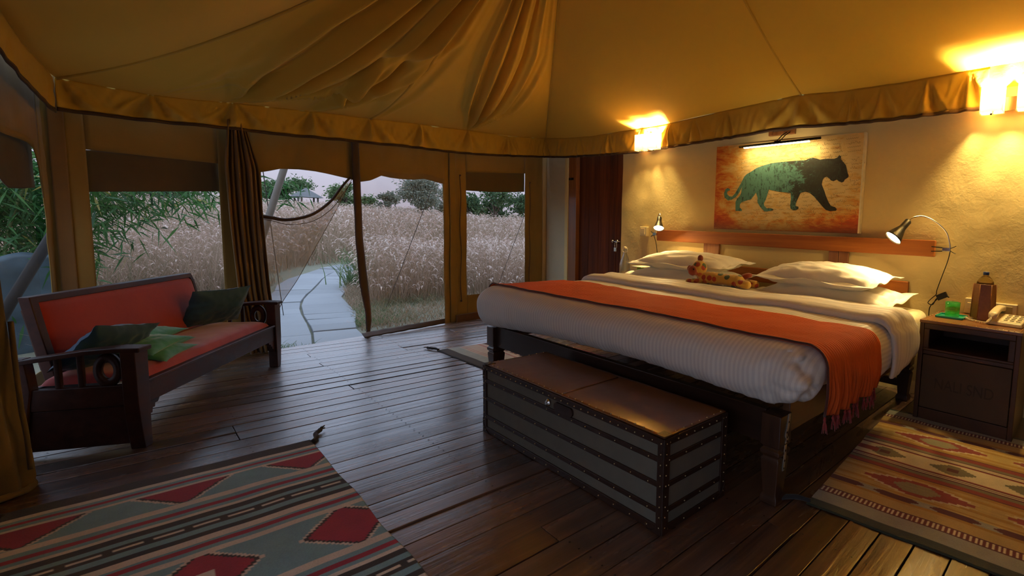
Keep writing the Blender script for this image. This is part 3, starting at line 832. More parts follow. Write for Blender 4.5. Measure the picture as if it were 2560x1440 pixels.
set_run(fold, lambda p: p.y * 0.6 + (DZ - p.z if p.x > -1.0 else 0) * .02)

# red runner with tasselled fringe
t = NT('red_runner_wool')
at = t.n('ShaderNodeAttribute'); at.attribute_name = 'run'
f = t.math('MULTIPLY_ADD', t.math('SINE', t.math('MULTIPLY', at.outputs['Fac'], 2 * PI / 0.021)), .5, .5)
lng = t.noise(3.0, 4, .55)
t.col(t.mix(lng, (0.78, 0.135, 0.010), (0.62, 0.080, 0.007))).r(.85)
b1 = t.bump(t.math('POWER', f, 3.0), .9, .006); t.bump(t.noise(14, 4, .5, dist=.6), .22, .012, b1)
M_runner = t.m
M_runedge = cloth('runner_edge', (0.10, 0.022, 0.012), None, .85, 500)
M_fringe = cloth('runner_fringe', (0.40, 0.045, 0.035), (0.28, 0.03, 0.03), .9, 300)
RY0, RY1 = 1.925, 2.575
def hemrun(y): return interp([(RY0, .455), (RY1, .445)], y)
yp = [(RY0 + (RY1 - RY0) * k / 40, 0.0) for k in range(41)]
rm = strip(yp, 0.013, 0.040, hemrun)
def rj(p):
    x, y, z = p
    sk = 0.085 * (x + 3.9) / 3.0 - 0.06 if False else 0.0
    if x > -1.0 and z < .70:
        k = (.70 - z) / .25
        x += .020 * k * math.sin(y * 42 + 2 * math.sin(y * 9)) ; y += .02 * k * nz(y, z, 1, 6)
    z2 = z + .003 * nz(x, y, 3, 16)
    return (x, y, z2)
rm.v = [rj(p) for p in rm.v]
runner = rm.build('bed_runner', M_runner, None, smooth=True, thick=.006)
set_run(runner, lambda p: p.y)
tag(runner, 'orange red woven runner with tasselled ends laid across the white duvet', 'bed runner')
n_ = len(section(0, 1, .7, (.5, .4)))
for row in (0,):
    pts = [Vector(rm.v[row * n_ + i]) + Vector((0, 0, .005)) for i in range(n_)]
    MB().tube(pts, .006, 6).build('runner_edge', M_runedge, runner, smooth=True)
rf = random.Random(5)
for k in range(23):
    y = RY0 + .012 + (RY1 - RY0 - .024) * k / 22
    j = min(40, int((y - RY0) / (RY1 - RY0) * 40)); base = Vector(rm.v[j * n_ + n_ - 1])
    m = MB(); m.ball((base.x, y, base.z - .014), (.007, .007, .009), 7, 5)
    for q in range(5):
        dx, dy = rf.uniform(-.010, .014), rf.uniform(-.014, .014)
        m.tube([(base.x, y, base.z + .004), (base.x, y, base.z - .014), (base.x + dx * .6, y + dy * .6, base.z - .038), (base.x + dx, y + dy, base.z - rf.uniform(.062, .078))], [.0035, .003, .0028, .002], 5)
    m.build('tassel', M_fringe, runner, smooth=True)

def pillow(name, c, size, rz, label, seed, tilt=0.0, roll=0.0, group=None, flange=.055, sag=0.0):
    w, d, h = size[0] / 2, size[1] / 2, size[2] / 2
    Mx = Matrix.Rotation(rz, 3, 'Z') @ Matrix.Rotation(tilt, 3, 'X') @ Matrix.Rotation(roll, 3, 'Y')
    def surf(sgn):
        def fn(u, v):
            a, b = u * 2 - 1, v * 2 - 1
            fa = max(0, 1 - abs(a) ** 2.6); fb = max(0, 1 - abs(b) ** 2.6)
            th = h * (fa ** .55) * (fb ** .55)
            pin = 1 - .07 * (abs(b) ** 2) * (1 - abs(a) ** 2) ; pin2 = 1 - .10 * (abs(a) ** 2) * (1 - abs(b) ** 2)
            x = a * w * pin2 if False else a * w * (1 - .05 * (1 - b * b)); y = b * d * (1 - .08 * (1 - a * a))
            wr_ = 0.010 * nz(a * 2.2 + seed, b * 3.4, seed, 1.6) * (.3 + fa * fb) + 0.006 * nz(a * 5 + b * 3 + seed, b * 6, seed, 1.4)
            edge = max(abs(a), abs(b))
            fold = 0.010 * math.sin((a * 4.5 - b * 6) * 2 + seed) * max(0, edge - .45) * 1.4
            z = sgn * th + wr_ + fold - sag * (a * a) 
            return Vector(c) + Mx @ Vector((x, y, z))
        return fn
    m = MB().grid(surf(1), 48, 34); n0 = len(m.v)
    m.grid(surf(-1), 48, 34); m.f = [f if max(f) < n0 else f[::-1] for f in m.f]
    def fl(u, v):   # flat oxford flange round the rim, u along the rim, v outwards
        tt = (u * 4) % 4; k = int(tt) % 4; q = tt - int(tt)
        a, b = [(-1 + 2 * q, -1), (1, -1 + 2 * q), (1 - 2 * q, 1), (-1, 1 - 2 * q)][k]
        x = a * w * (1 - .05 * (1 - b * b)); y = b * d * (1 - .08 * (1 - a * a))
        ox = a if abs(a) >= abs(b) - 1e-6 else 0; oy = b if abs(b) >= abs(a) - 1e-6 else 0
        wv = .016 * math.sin(u * 40 + seed) * v + .014 * nz(u * 17, seed, 0) * v
        return Vector(c) + Mx @ Vector((x + ox * flange * v, y + oy * flange * v, wv - sag * a * a + .010 * math.sin((a * 4.5 - b * 6) * 2 + seed) * .77 * (1 - v)))
    o = m.build(name, M_pillow, None, smooth=True)
    fm = MB().grid(fl, 120, 3)
    f = fm.build('flange', M_pillow, o, smooth=True, thick=.004)
    return tag(o, label, 'pillow', group)
pillow('pillow', (-3.24, 3.63, .800), (1.20, .52, .20), 0.02, 'lower white pillow at the far left side of the bed, under another one', 1.3, 0.10)
pillow('pillow', (-3.22, 3.66, .945), (1.10, .50, .20), 0.04, 'upper white pillow at the far left side of the bed, under the left lamp', 4.1, 0.10)
pillow('pillow', (-1.66, 3.62, .795), (1.08, .52, .20), -0.03, 'lower white pillow on the right side of the bed, squashed under another one', 7.7, 0.10)
pillow('pillow', (-1.73, 3.64, .935), (0.98, .50, .21), -0.04, 'upper white pillow on the right side of the bed with a wavy flange', 9.2, 0.10)

# stuffed toy lying on the fold of the sheet
t = NT('toy_print_fabric')
v = t.n('ShaderNodeTexVoronoi'); v.inputs['Scale'].default_value = 17; t.t.links.new(t.coord(), v.inputs['Vector'])
m_ = t.ramp(v.outputs['Distance'], [(0.40, (1, 1, 1)), (0.45, (0, 0, 0))])
cc = t.n('ShaderNodeSeparateColor'); t.t.links.new(v.outputs['Color'], cc.inputs[0])
pal = t.ramp(cc.outputs[0], [(0.0, (0.40, 0.045, 0.015)), (.4, (0.40, 0.045, 0.015)), (.41, (.50, .10, .02)), (.62, (.50, .10, .02)), (.63, (.07, .10, .04)), (1, (.07, .10, .04))])
t.col(t.mix(m_, (0.60, 0.34, 0.05), pal)).r(.9); t.p(Sheen_Weight=.4)
M_toy = t.m
M_toyred = cloth('toy_red_patch', (0.42, 0.05, 0.015), (0.18, 0.05, 0.02), .9, 300, .4, .1, 20)
T0 = Vector((-2.72, 3.215, .797))
tdir = Vector((.60, .11, 0)).normalized(); tq = Vector((-tdir.y, tdir.x, 0))
def tp(a, b, z): return T0 + tdir * a + tq * b + Vector((0, 0, z))
MT = Matrix((tdir, tq, Vector((0, 0, 1)))).transposed()
toy = thing('stuffed_leopard', tuple(T0), 'small yellow and red floral print stuffed leopard toy lying on the turned back sheet', 'toy')
bd = MB()
for k in range(9):
    a = .06 + .042 * k; bd.ball(tp(a, 0, .054 + .006 * math.sin(k * .5)), (.055, .058, .054 + .005 * math.sin(k)), 14, 10, MT)
bd.ball(tp(.035, .0, .07), (.045, .04, .05), 12, 8, MT)
blob(bd, 'body', M_toy, toy, .007)
hd = MB(); hd.ball(tp(.012, -.005, .135), (.070, .068, .074), 16, 12, MT); hd.ball(tp(-.014, -.058, .115), (.044, .036, .042), 12, 9, MT)
blob(hd, 'head', M_toy, toy, .006)
blob(MB().ball(tp(-.018, -.068, .118), (.046, .032, .046), 14, 10, MT), 'muzzle', M_toyred, toy, .006)
for a, b, z in ((.016, .0, .225), (-.080, -.012, .128)):
    e = MB().ball(tp(a, b, z), (.028, .017, .030), 12, 8, MT); e.build('ear', M_toyred, toy, smooth=True)
for q_ in (tp(-.036, -.088, .130), tp(.008, -.094, .132)): MB().ball(q_, .007).build('eye', M_iron, toy, smooth=True)
for pts, r in (([tp(.04, -.045, .03), tp(-.03, -.05, .022), tp(-.085, -.04, .018)], [.026, .024, .013]), ([tp(.05, .05, .03), tp(-.02, .06, .022), tp(-.07, .06, .018)], [.026, .024, .014]),
               ([tp(.40, -.03, .04), tp(.46, -.045, .036), tp(.505, -.05, .034)], [.036, .034, .026]), ([tp(.41, .04, .045), tp(.48, .04, .04), tp(.55, .03, .035)], [.034, .032, .012])):
    m = MB()
    for a, b in zip(pts[:-1], pts[1:]):
        for q in range(5): m.ball(a.lerp(b, q / 5), r[0] + (r[-1] - r[0]) * 0, 9, 7)
    m.tube(bez(pts, 4), [r[0] + (r[2] - r[0]) * (k / 8) for k in range(9)], 10)
    m.ball(pts[-1], r[2], 9, 7)
    blob(m, 'paw', M_toy, toy, .006)
MB().tube(bez([tp(.40, .02, .07), tp(.43, .025, .09), tp(.47, .03, .105), tp(.50, .035, .112)], 4), [.012, .017, .022, .025, .026, .026, .026, .025, .024, .022, .019, .015, .008], 10).build('tail', M_toyred, toy, smooth=True)

# ------------------------------------------------------------------ studded trunk at the foot of the bed
M_leather = flat('trunk_leather', (0.19, 0.075, 0.022), 0.30, 0, 9, 0.35, 0.25, Coat_Weight=.5, Coat_Roughness=.22)
M_strap = flat('dark_strap_leather', (0.035, 0.014, 0.008), 0.42, 0, 30, 0.3, 0.15)
M_tcanvas = flat('trunk_canvas', (0.135, 0.115, 0.085), 0.75, 0, 14, 0.2, 0.1)
M_brass = metal('brass_stud', (0.62, 0.46, 0.24), 0.28)
TX0, TX1, TY0, TY1, TZ = -2.80, -1.292, 1.355, 1.775, .410
trunk = thing('trunk', ((TX0 + TX1) / 2, (TY0 + TY1) / 2, 0), 'low studded trunk with brown leather lid and canvas bands at the foot of the bed', 'trunk')
MB().box(TX0 + .012, TX1 - .012, TY0 + .012, TY1 - .012, .012, TZ - .012).build('case', M_strap, trunk, bevel=.004)
bands = [(0, .034), (.085, .108), (.196, .219), (.304, .327), (.378, TZ)]
for (a, b), (c_, d_) in zip(bands[:-1], bands[1:]):
    MB().box(TX0 + .03, TX1 - .03, TY0 + .005, TY0 + .02, b - .003, c_ + .003).build('canvas_panel', M_tcanvas, trunk, bevel=.003)
    MB().box(TX1 - .02, TX1 - .005, TY0 + .03, TY1 - .03, b - .003, c_ + .003).build('canvas_panel', M_tcanvas, trunk, bevel=.003)
    MB().box(TX0 + .005, TX0 + .02, TY0 + .03, TY1 - .03, b - .003, c_ + .003).build('canvas_panel', M_tcanvas, trunk, bevel=.003)
for a, b in bands:
    m = MB().box(TX0 - .002, TX1 + .002, TY0 - .002, TY1 + .002, a, b)
    m.build('strap', M_strap, trunk, bevel=.003)
for x_ in (TX0, TX1):
    for y_ in (TY0, TY1):
        sx = 1 if x_ == TX0 else -1; sy = 1 if y_ == TY0 else -1
        MB().box(min(x_ - sx * .004, x_ + sx * .034), max(x_ - sx * .004, x_ + sx * .034), min(y_ - sy * .004, y_ + sy * .034), max(y_ - sy * .004, y_ + sy * .034), 0, TZ - .003).build('corner_strap', M_strap, trunk, bevel=.003)
# concave corner plates on the front and right faces
def corner_plate(fx, fz, sx, sz, horizontal):
    n = 9; R = .085
    poly = [(0, 0)] + [(R - R * math.sin(k / n * PI / 2) * 1.0, R - R * math.cos(k / n * PI / 2) * 1.0) for k in range(n + 1)][::-1]
    poly = [(0, 0), (R, 0)] + [(R - R * math.sin(k / n * PI / 2), R - R * math.cos(k / n * PI / 2)) for k in range(1, n)] + [(0, R)]
    poly = [(0, 0), (R, 0)] + [(R * (1 - math.sin(k / n * PI / 2)), R * (1 - math.cos(k / n * PI / 2))) for k in range(1, n)] + [(0, R)]
    if horizontal: fn = lambda a, b, d: (fx + sx * a, TY0 - .0035 - d, fz + sz * b)
    else: fn = lambda a, b, d: (TX1 + .0035 + d, fx + sx * a, fz + sz * b)
    MB().prism(poly, fn, -.006, .003).build('corner_plate', M_strap, trunk)
for fx, sx in ((TX0, 1), (TX1, -1)):
    for fz, sz in ((0, 1), (TZ, -1)): corner_plate(fx, fz, sx, sz, True)
for fx, sx in ((TY0, 1), (TY1, -1)):
    for fz, sz in ((0, 1), (TZ, -1)): corner_plate(fx, fz, sx, sz, False)
lid = MB().grid(lambda u, v: (TX0 + .004 + (TX1 - TX0 - .008) * u, TY0 + .004 + (TY1 - TY0 - .008) * v, TZ + .004 + .0025 * nz(u * 9, v * 3, 1) + .001 * nz(u * 40, v * 12, 2)), 80, 24)
lid.build('leather_lid', M_leather, trunk, smooth=True, thick=.006)
MB().tube([(-2.02, TY0 + .02, TZ + .008), (-2.03, TY0 + .21, TZ + .0095), (-2.04, TY1 - .03, TZ + .008)], .0032, 6).build('lid_seam', M_leather, trunk, smooth=True)
MB().box(TX0 + .0, TX0 + .05, TY0 + .0, TY0 + .05, TZ + .006, TZ + .010).build('corner_cap', M_strap, trunk, bevel=.002)
MB().box(TX1 - .05, TX1 + .0, TY0 + .0, TY0 + .05, TZ + .006, TZ + .010).build('corner_cap', M_strap, trunk, bevel=.002)
riv = MB()
def rv(p, r=.0042): riv.ball(p, r, 6, 4)
for k in range(28):
    x_ = TX0 + .03 + (TX1 - TX0 - .06) * k / 27
    rv((x_, TY0 + .016, TZ + .008)); rv((x_ + .02, TY0 - .004, .392))
    if k % 2 == 0:
        for z in (.316, .208, .097, .018): rv((x_, TY0 - .004, z), .0038)
for k in range(8):
    y_ = TY0 + .03 + (TY1 - TY0 - .06) * k / 7
    rv((TX1 + .004, y_, .392)); rv((TX1 - .014, y_, TZ + .008)); rv((TX0 + .014, y_, TZ + .008))
    if k % 2 == 0:
        for z in (.316, .208, .097, .018): rv((TX1 + .004, y_, z), .0038)
for k in range(9):
    z = .03 + .36 * k / 8
    rv((TX1 + .005, TY0 + .012, z), .0036); rv((TX0 + .012, TY0 - .005, z), .0036); rv((TX1 - .012, TY0 - .005, z), .0036); rv((TX1 + .005, TY1 - .012, z), .0036)
tag(riv.build('brass_studs', M_brass, trunk, smooth=True), kind='stuff')
MB().lathe([(.020, 0), (.020, .004), (.013, .007), (.011, .012), (0.004, .012)], (-2.117, TY0 - .001, .352), 20, (0, -1, 0)).build('lock', M_chrome, trunk, smooth=True)
n = 18; pl = [(-1.985 + (.055 if math.cos(t) > 0 else -.055) + .023 * math.cos(t), .350 + .023 * math.sin(t)) for t in [2 * PI * k / n for k in range(n)]]
MB().prism(pl, lambda a, b, d: (a, TY0 - d, b), -.004, .006).build('lock_plate', M_strap, trunk)

# ------------------------------------------------------------------ bedside cabinets
M_cab = flat('cabinet_wood', (0.075, 0.030, 0.011), 0.45, 0, 8, 0.35, 0.1)
M_cabtop = flat('cabinet_leather_top', (0.22, 0.088, 0.028), 0.30, 0, 10, 0.3, 0.15, Coat_Weight=.3)
M_cabpanel = flat('cabinet_panel', (0.085, 0.046, 0.020), 0.6, 0, 9, 0.2, 0.08)
M_ink = flat('stencil_ink', (0.058, 0.031, 0.014), 0.7)
def cabinet(x0, x1, y0, y1, h, label, letters):
    c = thing('bedside_cabinet', ((x0 + x1) / 2, (y0 + y1) / 2, 0), label, 'cabinet')
    P = lambda *a, n='panel', m=M_cab, bv=.004: MB().box(*a).build(n, m, c, bevel=bv)
    P(x0, x0 + .03, y0, y1, 0, h - .02, n='side_panel'); P(x1 - .03, x1, y0, y1, 0, h - .02, n='side_panel')
    P(x0 + .03, x1 - .03, y1 - .02, y1, .06, h - .02, n='back_panel')
    P(x0 - .003, x1 + .003, y0 - .003, y1, h - .022, h, n='top', m=M_cabtop)
    P(x0 + .03, x1 - .03, y0 + .002, y0 + .03, h - .060, h - .022, n='top_rail')
    P(x0 + .03, x0 + .066, y0 + .002, y0 + .03, h - .195, h - .06, n='stile'); P(x1 - .066, x1 - .03, y0 + .002, y0 + .03, h - .195, h - .06, n='stile')
    P(x0 + .03, x1 - .03, y0 + .004, y1 - .02, h - .212, h - .195, n='shelf')
    P(x0 + .03, x1 - .03, y0 + .012, y0 + .03, h - .24, h - .212, n='middle_rail')
    d = P(x0 + .034, x1 - .034, y0 + .006, y0 + .026, .095, h - .242, n='door', m=M_cabpanel)
    P(x0 + .03, x1 - .03, y0 + .012, y0 + .04, .0, .09, n='plinth')
    sd = MB()
    for k in range(20):
        x_ = x0 + .015 + (x1 - x0 - .03) * k / 19; sd.ball((x_, y0 + .010, h + .001), .0038, 6, 4)
    for k in range(14):
        y_ = y0 + .02 + (y1 - y0 - .04) * k / 13; sd.ball((x0 + .012, y_, h + .001), .0038, 6, 4); sd.ball((x1 - .012, y_, h + .001), .0038, 6, 4)
    tag(sd.build('brass_studs', M_brass, c, smooth=True), kind='stuff')
    if letters:
        cu = bpy.data.curves.new('t', 'FONT'); cu.body = letters; cu.size = .105; cu.align_x = 'CENTER'; cu.extrude = .0008
        o = bpy.data.objects.new('t', cu); COL.objects.link(o)
        dg = bpy.context.evaluated_depsgraph_get(); me = bpy.data.meshes.new_from_object(o.evaluated_get(dg)); bpy.data.objects.remove(o, do_unlink=True)
        m = MB(); cx = (x0 + x1) / 2 + .0
        m.v = [(cx + v.co.x * .78, y0 + .0052 - v.co.z, .245 + v.co.y) for v in me.vertices]; m.f = [tuple(p.vertices) for p in me.polygons]
        m.build('stencilled_letters', M_ink, d)
    return c
cabinet(-.915, -.312, 3.49, 4.075, .71, 'brown bedside cabinet with studded top and open shelf, near the telephone', 'NALI SND')
cabinet(-4.44, -3.90, 3.46, 4.06, .69, 'small dark bedside cabinet beyond the far side of the bed, by the plank door', '')

# things on the near cabinet
HC = .7105
M_green = glass('green_glass', (0.55, 0.92, 0.50), .05, 1.45, .45)
M_clear = glass('clear_glass', (0.95, 0.97, 0.97), .03, 1.45, .55)
M_tray = flat('green_lacquer', (0.01, 0.30, 0.19), 0.3, 0, 20, .1, .02)
def tumbler(c, label, r=.050, h=.105):
    prof = [(r * .90, 0), (r * .93, .004), (r * .97, h * .5), (r, h), (r * .95, h), (r * .91, h * .5), (r * .86, .010), (.001, .008)]
    m = MB().lathe(prof, c, 36, cap=False); k = len(prof)
    m.v = [(c[0] + (x - c[0]) * (1 + .018 * math.cos(12 * math.atan2(y - c[1], x - c[0]))), c[1] + (y - c[1]) * (1 + .018 * math.cos(12 * math.atan2(y - c[1], x - c[0]))), z) for x, y, z in m.v]
    return tag(m.build('tumbler', M_green, None, smooth=True), label, 'glass')
tray = MB().box(-.865, -.690, 3.685, 3.855, HC, HC + .006)
for a in ((-.868, -.860, 3.682, 3.858), (-.695, -.687, 3.682, 3.858), (-.868, -.687, 3.682, 3.690), (-.868, -.687, 3.850, 3.858)): tray.box(*a, HC + .001, HC + .016)
tag(tray.build('tray', M_tray, None, bevel=.003), 'small green square tray under a ribbed tumbler on the near cabinet', 'tray')
tumbler((-.777, 3.775, HC + .0065), 'ribbed green glass tumbler standing on the green tray')
sl = thing('bottle', (-.597, 3.86, HC), 'plastic water bottle with blue cap in a brown leather sleeve on the near cabinet', 'bottle')
M_sleeve = flat('sleeve_leather', (0.26, 0.092, 0.022), 0.42, 0, 40, .3, .25)
hx = lambda r, z, n=6, ph=.25: [( -.597 + r * math.cos(ph + 2 * PI * k / n), 3.86 + r * math.sin(ph + 2 * PI * k / n), z) for k in range(n)]
m = MB(); lv = [(.083, .711), (.079, .722), (.076, .735), (.070, .965), (.066, .966), (.070, .75)]
for i, (r, z) in enumerate(lv): m.v += hx(r, z)
for i in range(len(lv) - 1):
    for k in range(6): m.f.append((i * 6 + k, i * 6 + (k + 1) % 6, i * 6 + 6 + (k + 1) % 6, i * 6 + 6 + k))
m.f.append(tuple(range(6))[::-1])
m.build('leather_sleeve', M_sleeve, sl, bevel=.004)
for k in range(6):
    a = .25 + 2 * PI * k / 6; MB().tube([(-.597 + .077 * math.cos(a), 3.86 + .077 * math.sin(a), .728), (-.597 + .071 * math.cos(a), 3.86 + .071 * math.sin(a), .964)], .0035, 6).build('stitched_edge', M_sleeve, sl, smooth=True)
M_water = glass('plastic_bottle', (0.80, 0.72, 0.50), .08, 1.33, .4)
MB().lathe([(.056, .72), (.056, .965), (.052, .985), (.036, 1.008), (.022, 1.022), (.018, 1.026), (.018, 1.034)], (-.597, 3.86, 0), 24).build('plastic_body', M_water, sl, smooth=True)
MB().lathe([(.019, 1.030), (.020, 1.032), (.020, 1.049), (.018, 1.052)], (-.597, 3.86, 0), 20).build('cap', flat('blue_cap', (.012, .035, .16), .4), sl, smooth=True)

M_ivory = flat('ivory_plastic', (0.70, 0.55, 0.32), 0.38, 0, 20, .05, .01)
ph = thing('telephone', (-.425, 3.755, HC), 'ivory push button telephone with coiled cord on the near cabinet', 'telephone')
RT = Matrix.Rotation(-.12, 3, 'Z')
def pp(x, y, z): return Vector((-.425, 3.755, HC)) + RT @ Vector((x, y, z))
m = MB().hexa([pp(-.115, -.10, .001), pp(.105, -.10, .001), pp(.105, .10, .001), pp(-.115, .10, .001)], [pp(-.105, -.092, .026), pp(.097, -.092, .026), pp(.097, .095, .062), pp(-.105, .095, .062)])
m.build('base', M_ivory, ph, bevel=.008, seg=3)
hs = MB()
def hsp(u, v):
    y = -.112 + .225 * u; a = 2 * PI * v
    w = .026 + .006 * (abs(u - .5) * 2) ** 2; th = .017 + .010 * (abs(u - .5) * 2) ** 3
    zc = .074 + .020 * (1 - (2 * u - 1) ** 2) + (u - .5) * .04
    sx = math.copysign(abs(math.cos(a)) ** .6, math.cos(a)); sz = math.copysign(abs(math.sin(a)) ** .6, math.sin(a))
    e = min(1, math.sqrt(max(0, 1 - (abs(2 * u - 1)) ** 10)) + .02)
    return pp(-.070 + w * sx * e, y, zc + th * sz * e)
hs.grid(hsp, 24, 20); hs.build('handset', M_ivory, ph, smooth=True)
MB().box(0, 0, 0, 0, 0, 0) 
kp = MB().hexa([pp(-.028, -.080, .027), pp(.086, -.080, .027), pp(.086, .078, .058), pp(-.028, .078, .058)], [pp(-.028, -.080, .031), pp(.086, -.080, .031), pp(.086, .078, .062), pp(-.028, .078, .062)])
kp.build('keypad_plate', flat('keypad_ivory', (.74, .62, .40), .45), ph, bevel=.002)
M_key = flat('grey_key', (.30, .24, .14), .5)
for r_ in range(4):
    for c_ in range(3):
        x_, y_ = -.012 + c_ * .036, -.062 + r_ * .036; z_ = .031 + (y_ + .08) / .158 * .031
        MB().hexa([pp(x_, y_, z_), pp(x_ + .022, y_, z_), pp(x_ + .022, y_ + .017, z_ + .0035), pp(x_, y_ + .017, z_ + .0035)], [pp(x_, y_, z_ + .004), pp(x_ + .022, y_, z_ + .004), pp(x_ + .022, y_ + .017, z_ + .0075), pp(x_, y_ + .017, z_ + .0075)]).build('key', M_key, ph)
cp = bez([pp(-.075, -.108, .05), pp(-.075, -.125, .030), pp(-.10, -.125, .012), pp(-.19, -.080, .009), pp(-.262, -.022, .009), pp(-.268, .005, .009), pp(-.23, .03, .009), pp(-.17, .055, .012), pp(-.15, .07, .018), pp(-.13, .07, .010), pp(-.10, .06, .010)], 40)
coil = MB(); L = []
for i, p in enumerate(cp):
    d = (cp[min(i + 1, len(cp) - 1)] - cp[max(i - 1, 0)]).normalized(); a = d.cross(Vector((0, 0, 1))).normalized(); b = a.cross(d)
    t_ = i * 1.25; L.append(p + a * .0052 * math.cos(t_) + b * .0052 * math.sin(t_))
coil.tube(L, .0026, 5).build('coiled_cord', M_ivory, ph, smooth=True)

M_switch = flat('cream_switch', (.72, .58, .32), .45)
so = thing('wall_socket', (-.495, 4.08, .735), 'long cream socket plate on the plaster wall behind the telephone', 'socket')
MB().box(-.600, -.412, 4.055, 4.115, .728, .818).build('plate', M_switch, so, bevel=.006, seg=3)
MB().box(-.572, -.44, 4.050, 4.06, .742, .800).build('faceplate', flat('socket_face', (.42, .34, .14), .5), so, bevel=.002)
MB().lathe([(.026, 0), (.028, .008), (.026, .024), (.016, .034), (.004, .036)], (-.510, 4.052, .772), 20, (0, -1, 0)).build('plug', flat('teal_plug', (.10, .18, .16), .4), so, smooth=True)
so2 = thing('wall_switch', (-.71, 4.08, .735), 'small cream switch plate on the wall between tumbler and bottle', 'switch')
MB().box(-.755, -.675, 4.06, 4.112, .715, .832).build('plate', M_switch, so2, bevel=.005)
MB().box(-.735, -.697, 4.052, 4.062, .755, .800).build('rocker', M_switch, so2, bevel=.003)
so3 = thing('wall_switch', (-4.34, 4.08, 1.18), 'cream switch plate on the wall beside the left reading lamp', 'switch')
MB().box(-4.40, -4.283, 4.058, 4.112, 1.175, 1.288).build('plate', M_switch, so3, bevel=.006)
MB().box(-4.375, -4.308, 4.050, 4.062, 1.195, 1.268).build('rocker', M_switch, so3, bevel=.003)

# bottle and covered tumbler on the far cabinet
fb = thing('bottle', (-4.27, 3.72, .6905), 'clear glass swing top water bottle on the far bedside cabinet', 'bottle')
prof = [(.058, 0), (.063, .006), (.064, .12), (.060, .165), (.040, .225), (.022, .275), (.017, .30), (.019, .322), (.019, .328), (.015, .328), (.013, .30), (.036, .225), (.056, .165), (.060, .12), (.058, .012), (.002, .012)]
MB().lathe(prof, (-4.27, 3.72, .6905), 28, cap=False).build('glass_body', M_clear, fb, smooth=True)
MB().lathe([(.016, 0), (.019, .004), (.019, .022), (.014, .028), (.003, .030)], (-4.27, 3.72, 1.020), 18).build('stopper', M_ivory, fb, smooth=True)
MB().tube(bez([(-4.298, 3.72, .985), (-4.312, 3.715, 1.0), (-4.300, 3.72, 1.04), (-4.27, 3.72, 1.052), (-4.240, 3.72, 1.04), (-4.228, 3.715, 1.0), (-4.242, 3.72, .985)], 5), .0022, 6).build('wire_bail', M_chrome, fb, smooth=True)
MB().lathe([(.021, 0), (.021, .006)], (-4.27, 3.72, .982), 18).build('wire_collar', M_chrome, fb, smooth=True)
tumbler((-4.02, 3.75, .691), 'green tumbler with a paper cover behind the far pillows', .052, .135)
tag(MB().box(-4.10, -3.94, 3.67, 3.83, .8275, .839).build('paper_cover', flat('paper_cover', (.72, .62, .44), .7), None, bevel=.003), 'cream paper cover lying on the green tumbler behind the far pillows', 'cover')

# ------------------------------------------------------------------ lamps
M_blackshade = flat('black_enamel', (0.012, 0.009, 0.007), 0.42, 0, 20, .1, .02)
M_bulb = emit('hot_bulb', (1.0, 0.72, 0.30), 240.0)
M_shadein = flat('shade_inside', (.75, .68, .5), .5)
def clamp_lamp(loc, label, neck, top, mouth, R, clamp, cord, hb_x):
    L = thing('reading_lamp', loc, label, 'lamp')
    axis = (Vector(mouth) - Vector(top)).normalized(); ln = (Vector(mouth) - Vector(top)).length
    MB().tube(bez(neck, 8), .0062, 8).build('gooseneck', M_chrome, L, smooth=True)
    prof = [(.004, -.012), (.018, -.010), (.026, 0), (.027, ln * .34), (.030, ln * .42), (R * .72, ln * .70), (R * .93, ln * .93), (R, ln), (R * .96, ln), (R * .88, ln * .92), (R * .66, ln * .70), (.024, ln * .42)]
    MB().lathe(prof, top, 28, axis, cap=False).build('shade', M_blackshade, L, smooth=True)
    MB().lathe([(.010, ln * .40), (.024, ln * .55), (R * .82, ln * .86), (R * .86, ln * .955), (R * .5, ln * .985), (.002, ln * .99)], top, 24, axis).build('bulb', M_bulb, L, smooth=True)
    cx, cy, cz = clamp
    s = 1 if hb_x > -2 else -1
    for dz, tl in ((.018, .012), (-.018, -.012)):
        MB().bar((hb_x - s * .01, cy, cz + dz), (cx + s * .01, cy, cz + dz * .5), .022, .007).bar((cx + s * .01, cy, cz + dz * .5), (cx + s * .05, cy, cz + dz + tl), .018, .004).build('clamp_jaw', M_iron, L, bevel=.002)
    MB().box(min(cx - s * .045, cx + s * .012), max(cx - s * .045, cx + s * .012), cy - .012, cy + .012, cz - .014, cz + .016).build('clamp_hinge', M_chrome, L, bevel=.003)
    MB().tube(bez(cord, 8), .0038, 6).build('cord', M_iron, L, smooth=True)
    return L
cl = clamp_lamp((-.90, 3.97, 1.19), 'black reading lamp on a chrome gooseneck clipped to the near end of the headboard',
    [(-.868, 3.97, 1.185), (-.876, 3.97, 1.24), (-.905, 3.96, 1.325), (-.972, 3.93, 1.395), (-1.055, 3.89, 1.438), (-1.115, 3.83, 1.428), (-1.137, 3.80, 1.402)],
    (-1.139, 3.79, 1.395), (-1.214, 3.70, 1.262), .068, (-.878, 3.97, 1.193),
    [(-.868, 3.972, 1.18), (-.885, 3.99, 1.10), (-.925, 4.03, .98), (-.957, 4.05, .87), (-.962, 4.06, .835), (-.99, 4.04, .80), (-1.01, 4.03, .765), (-.975, 4.03, .755), (-.955, 4.04, .80), (-.93, 4.05, .82), (-.965, 4.05, .78), (-1.0, 4.05, .72), (-1.0, 4.06, .60)], -.992)
m = MB().obox((-.915, 4.045, .828), (.075, .035, .045), Matrix.Rotation(-.5, 3, 'Y')); m.tube([(-.89, 4.045, .835), (-.86, 4.03, .825)], .006, 6)
m.build('cord_plug', M_iron, cl, bevel=.004)
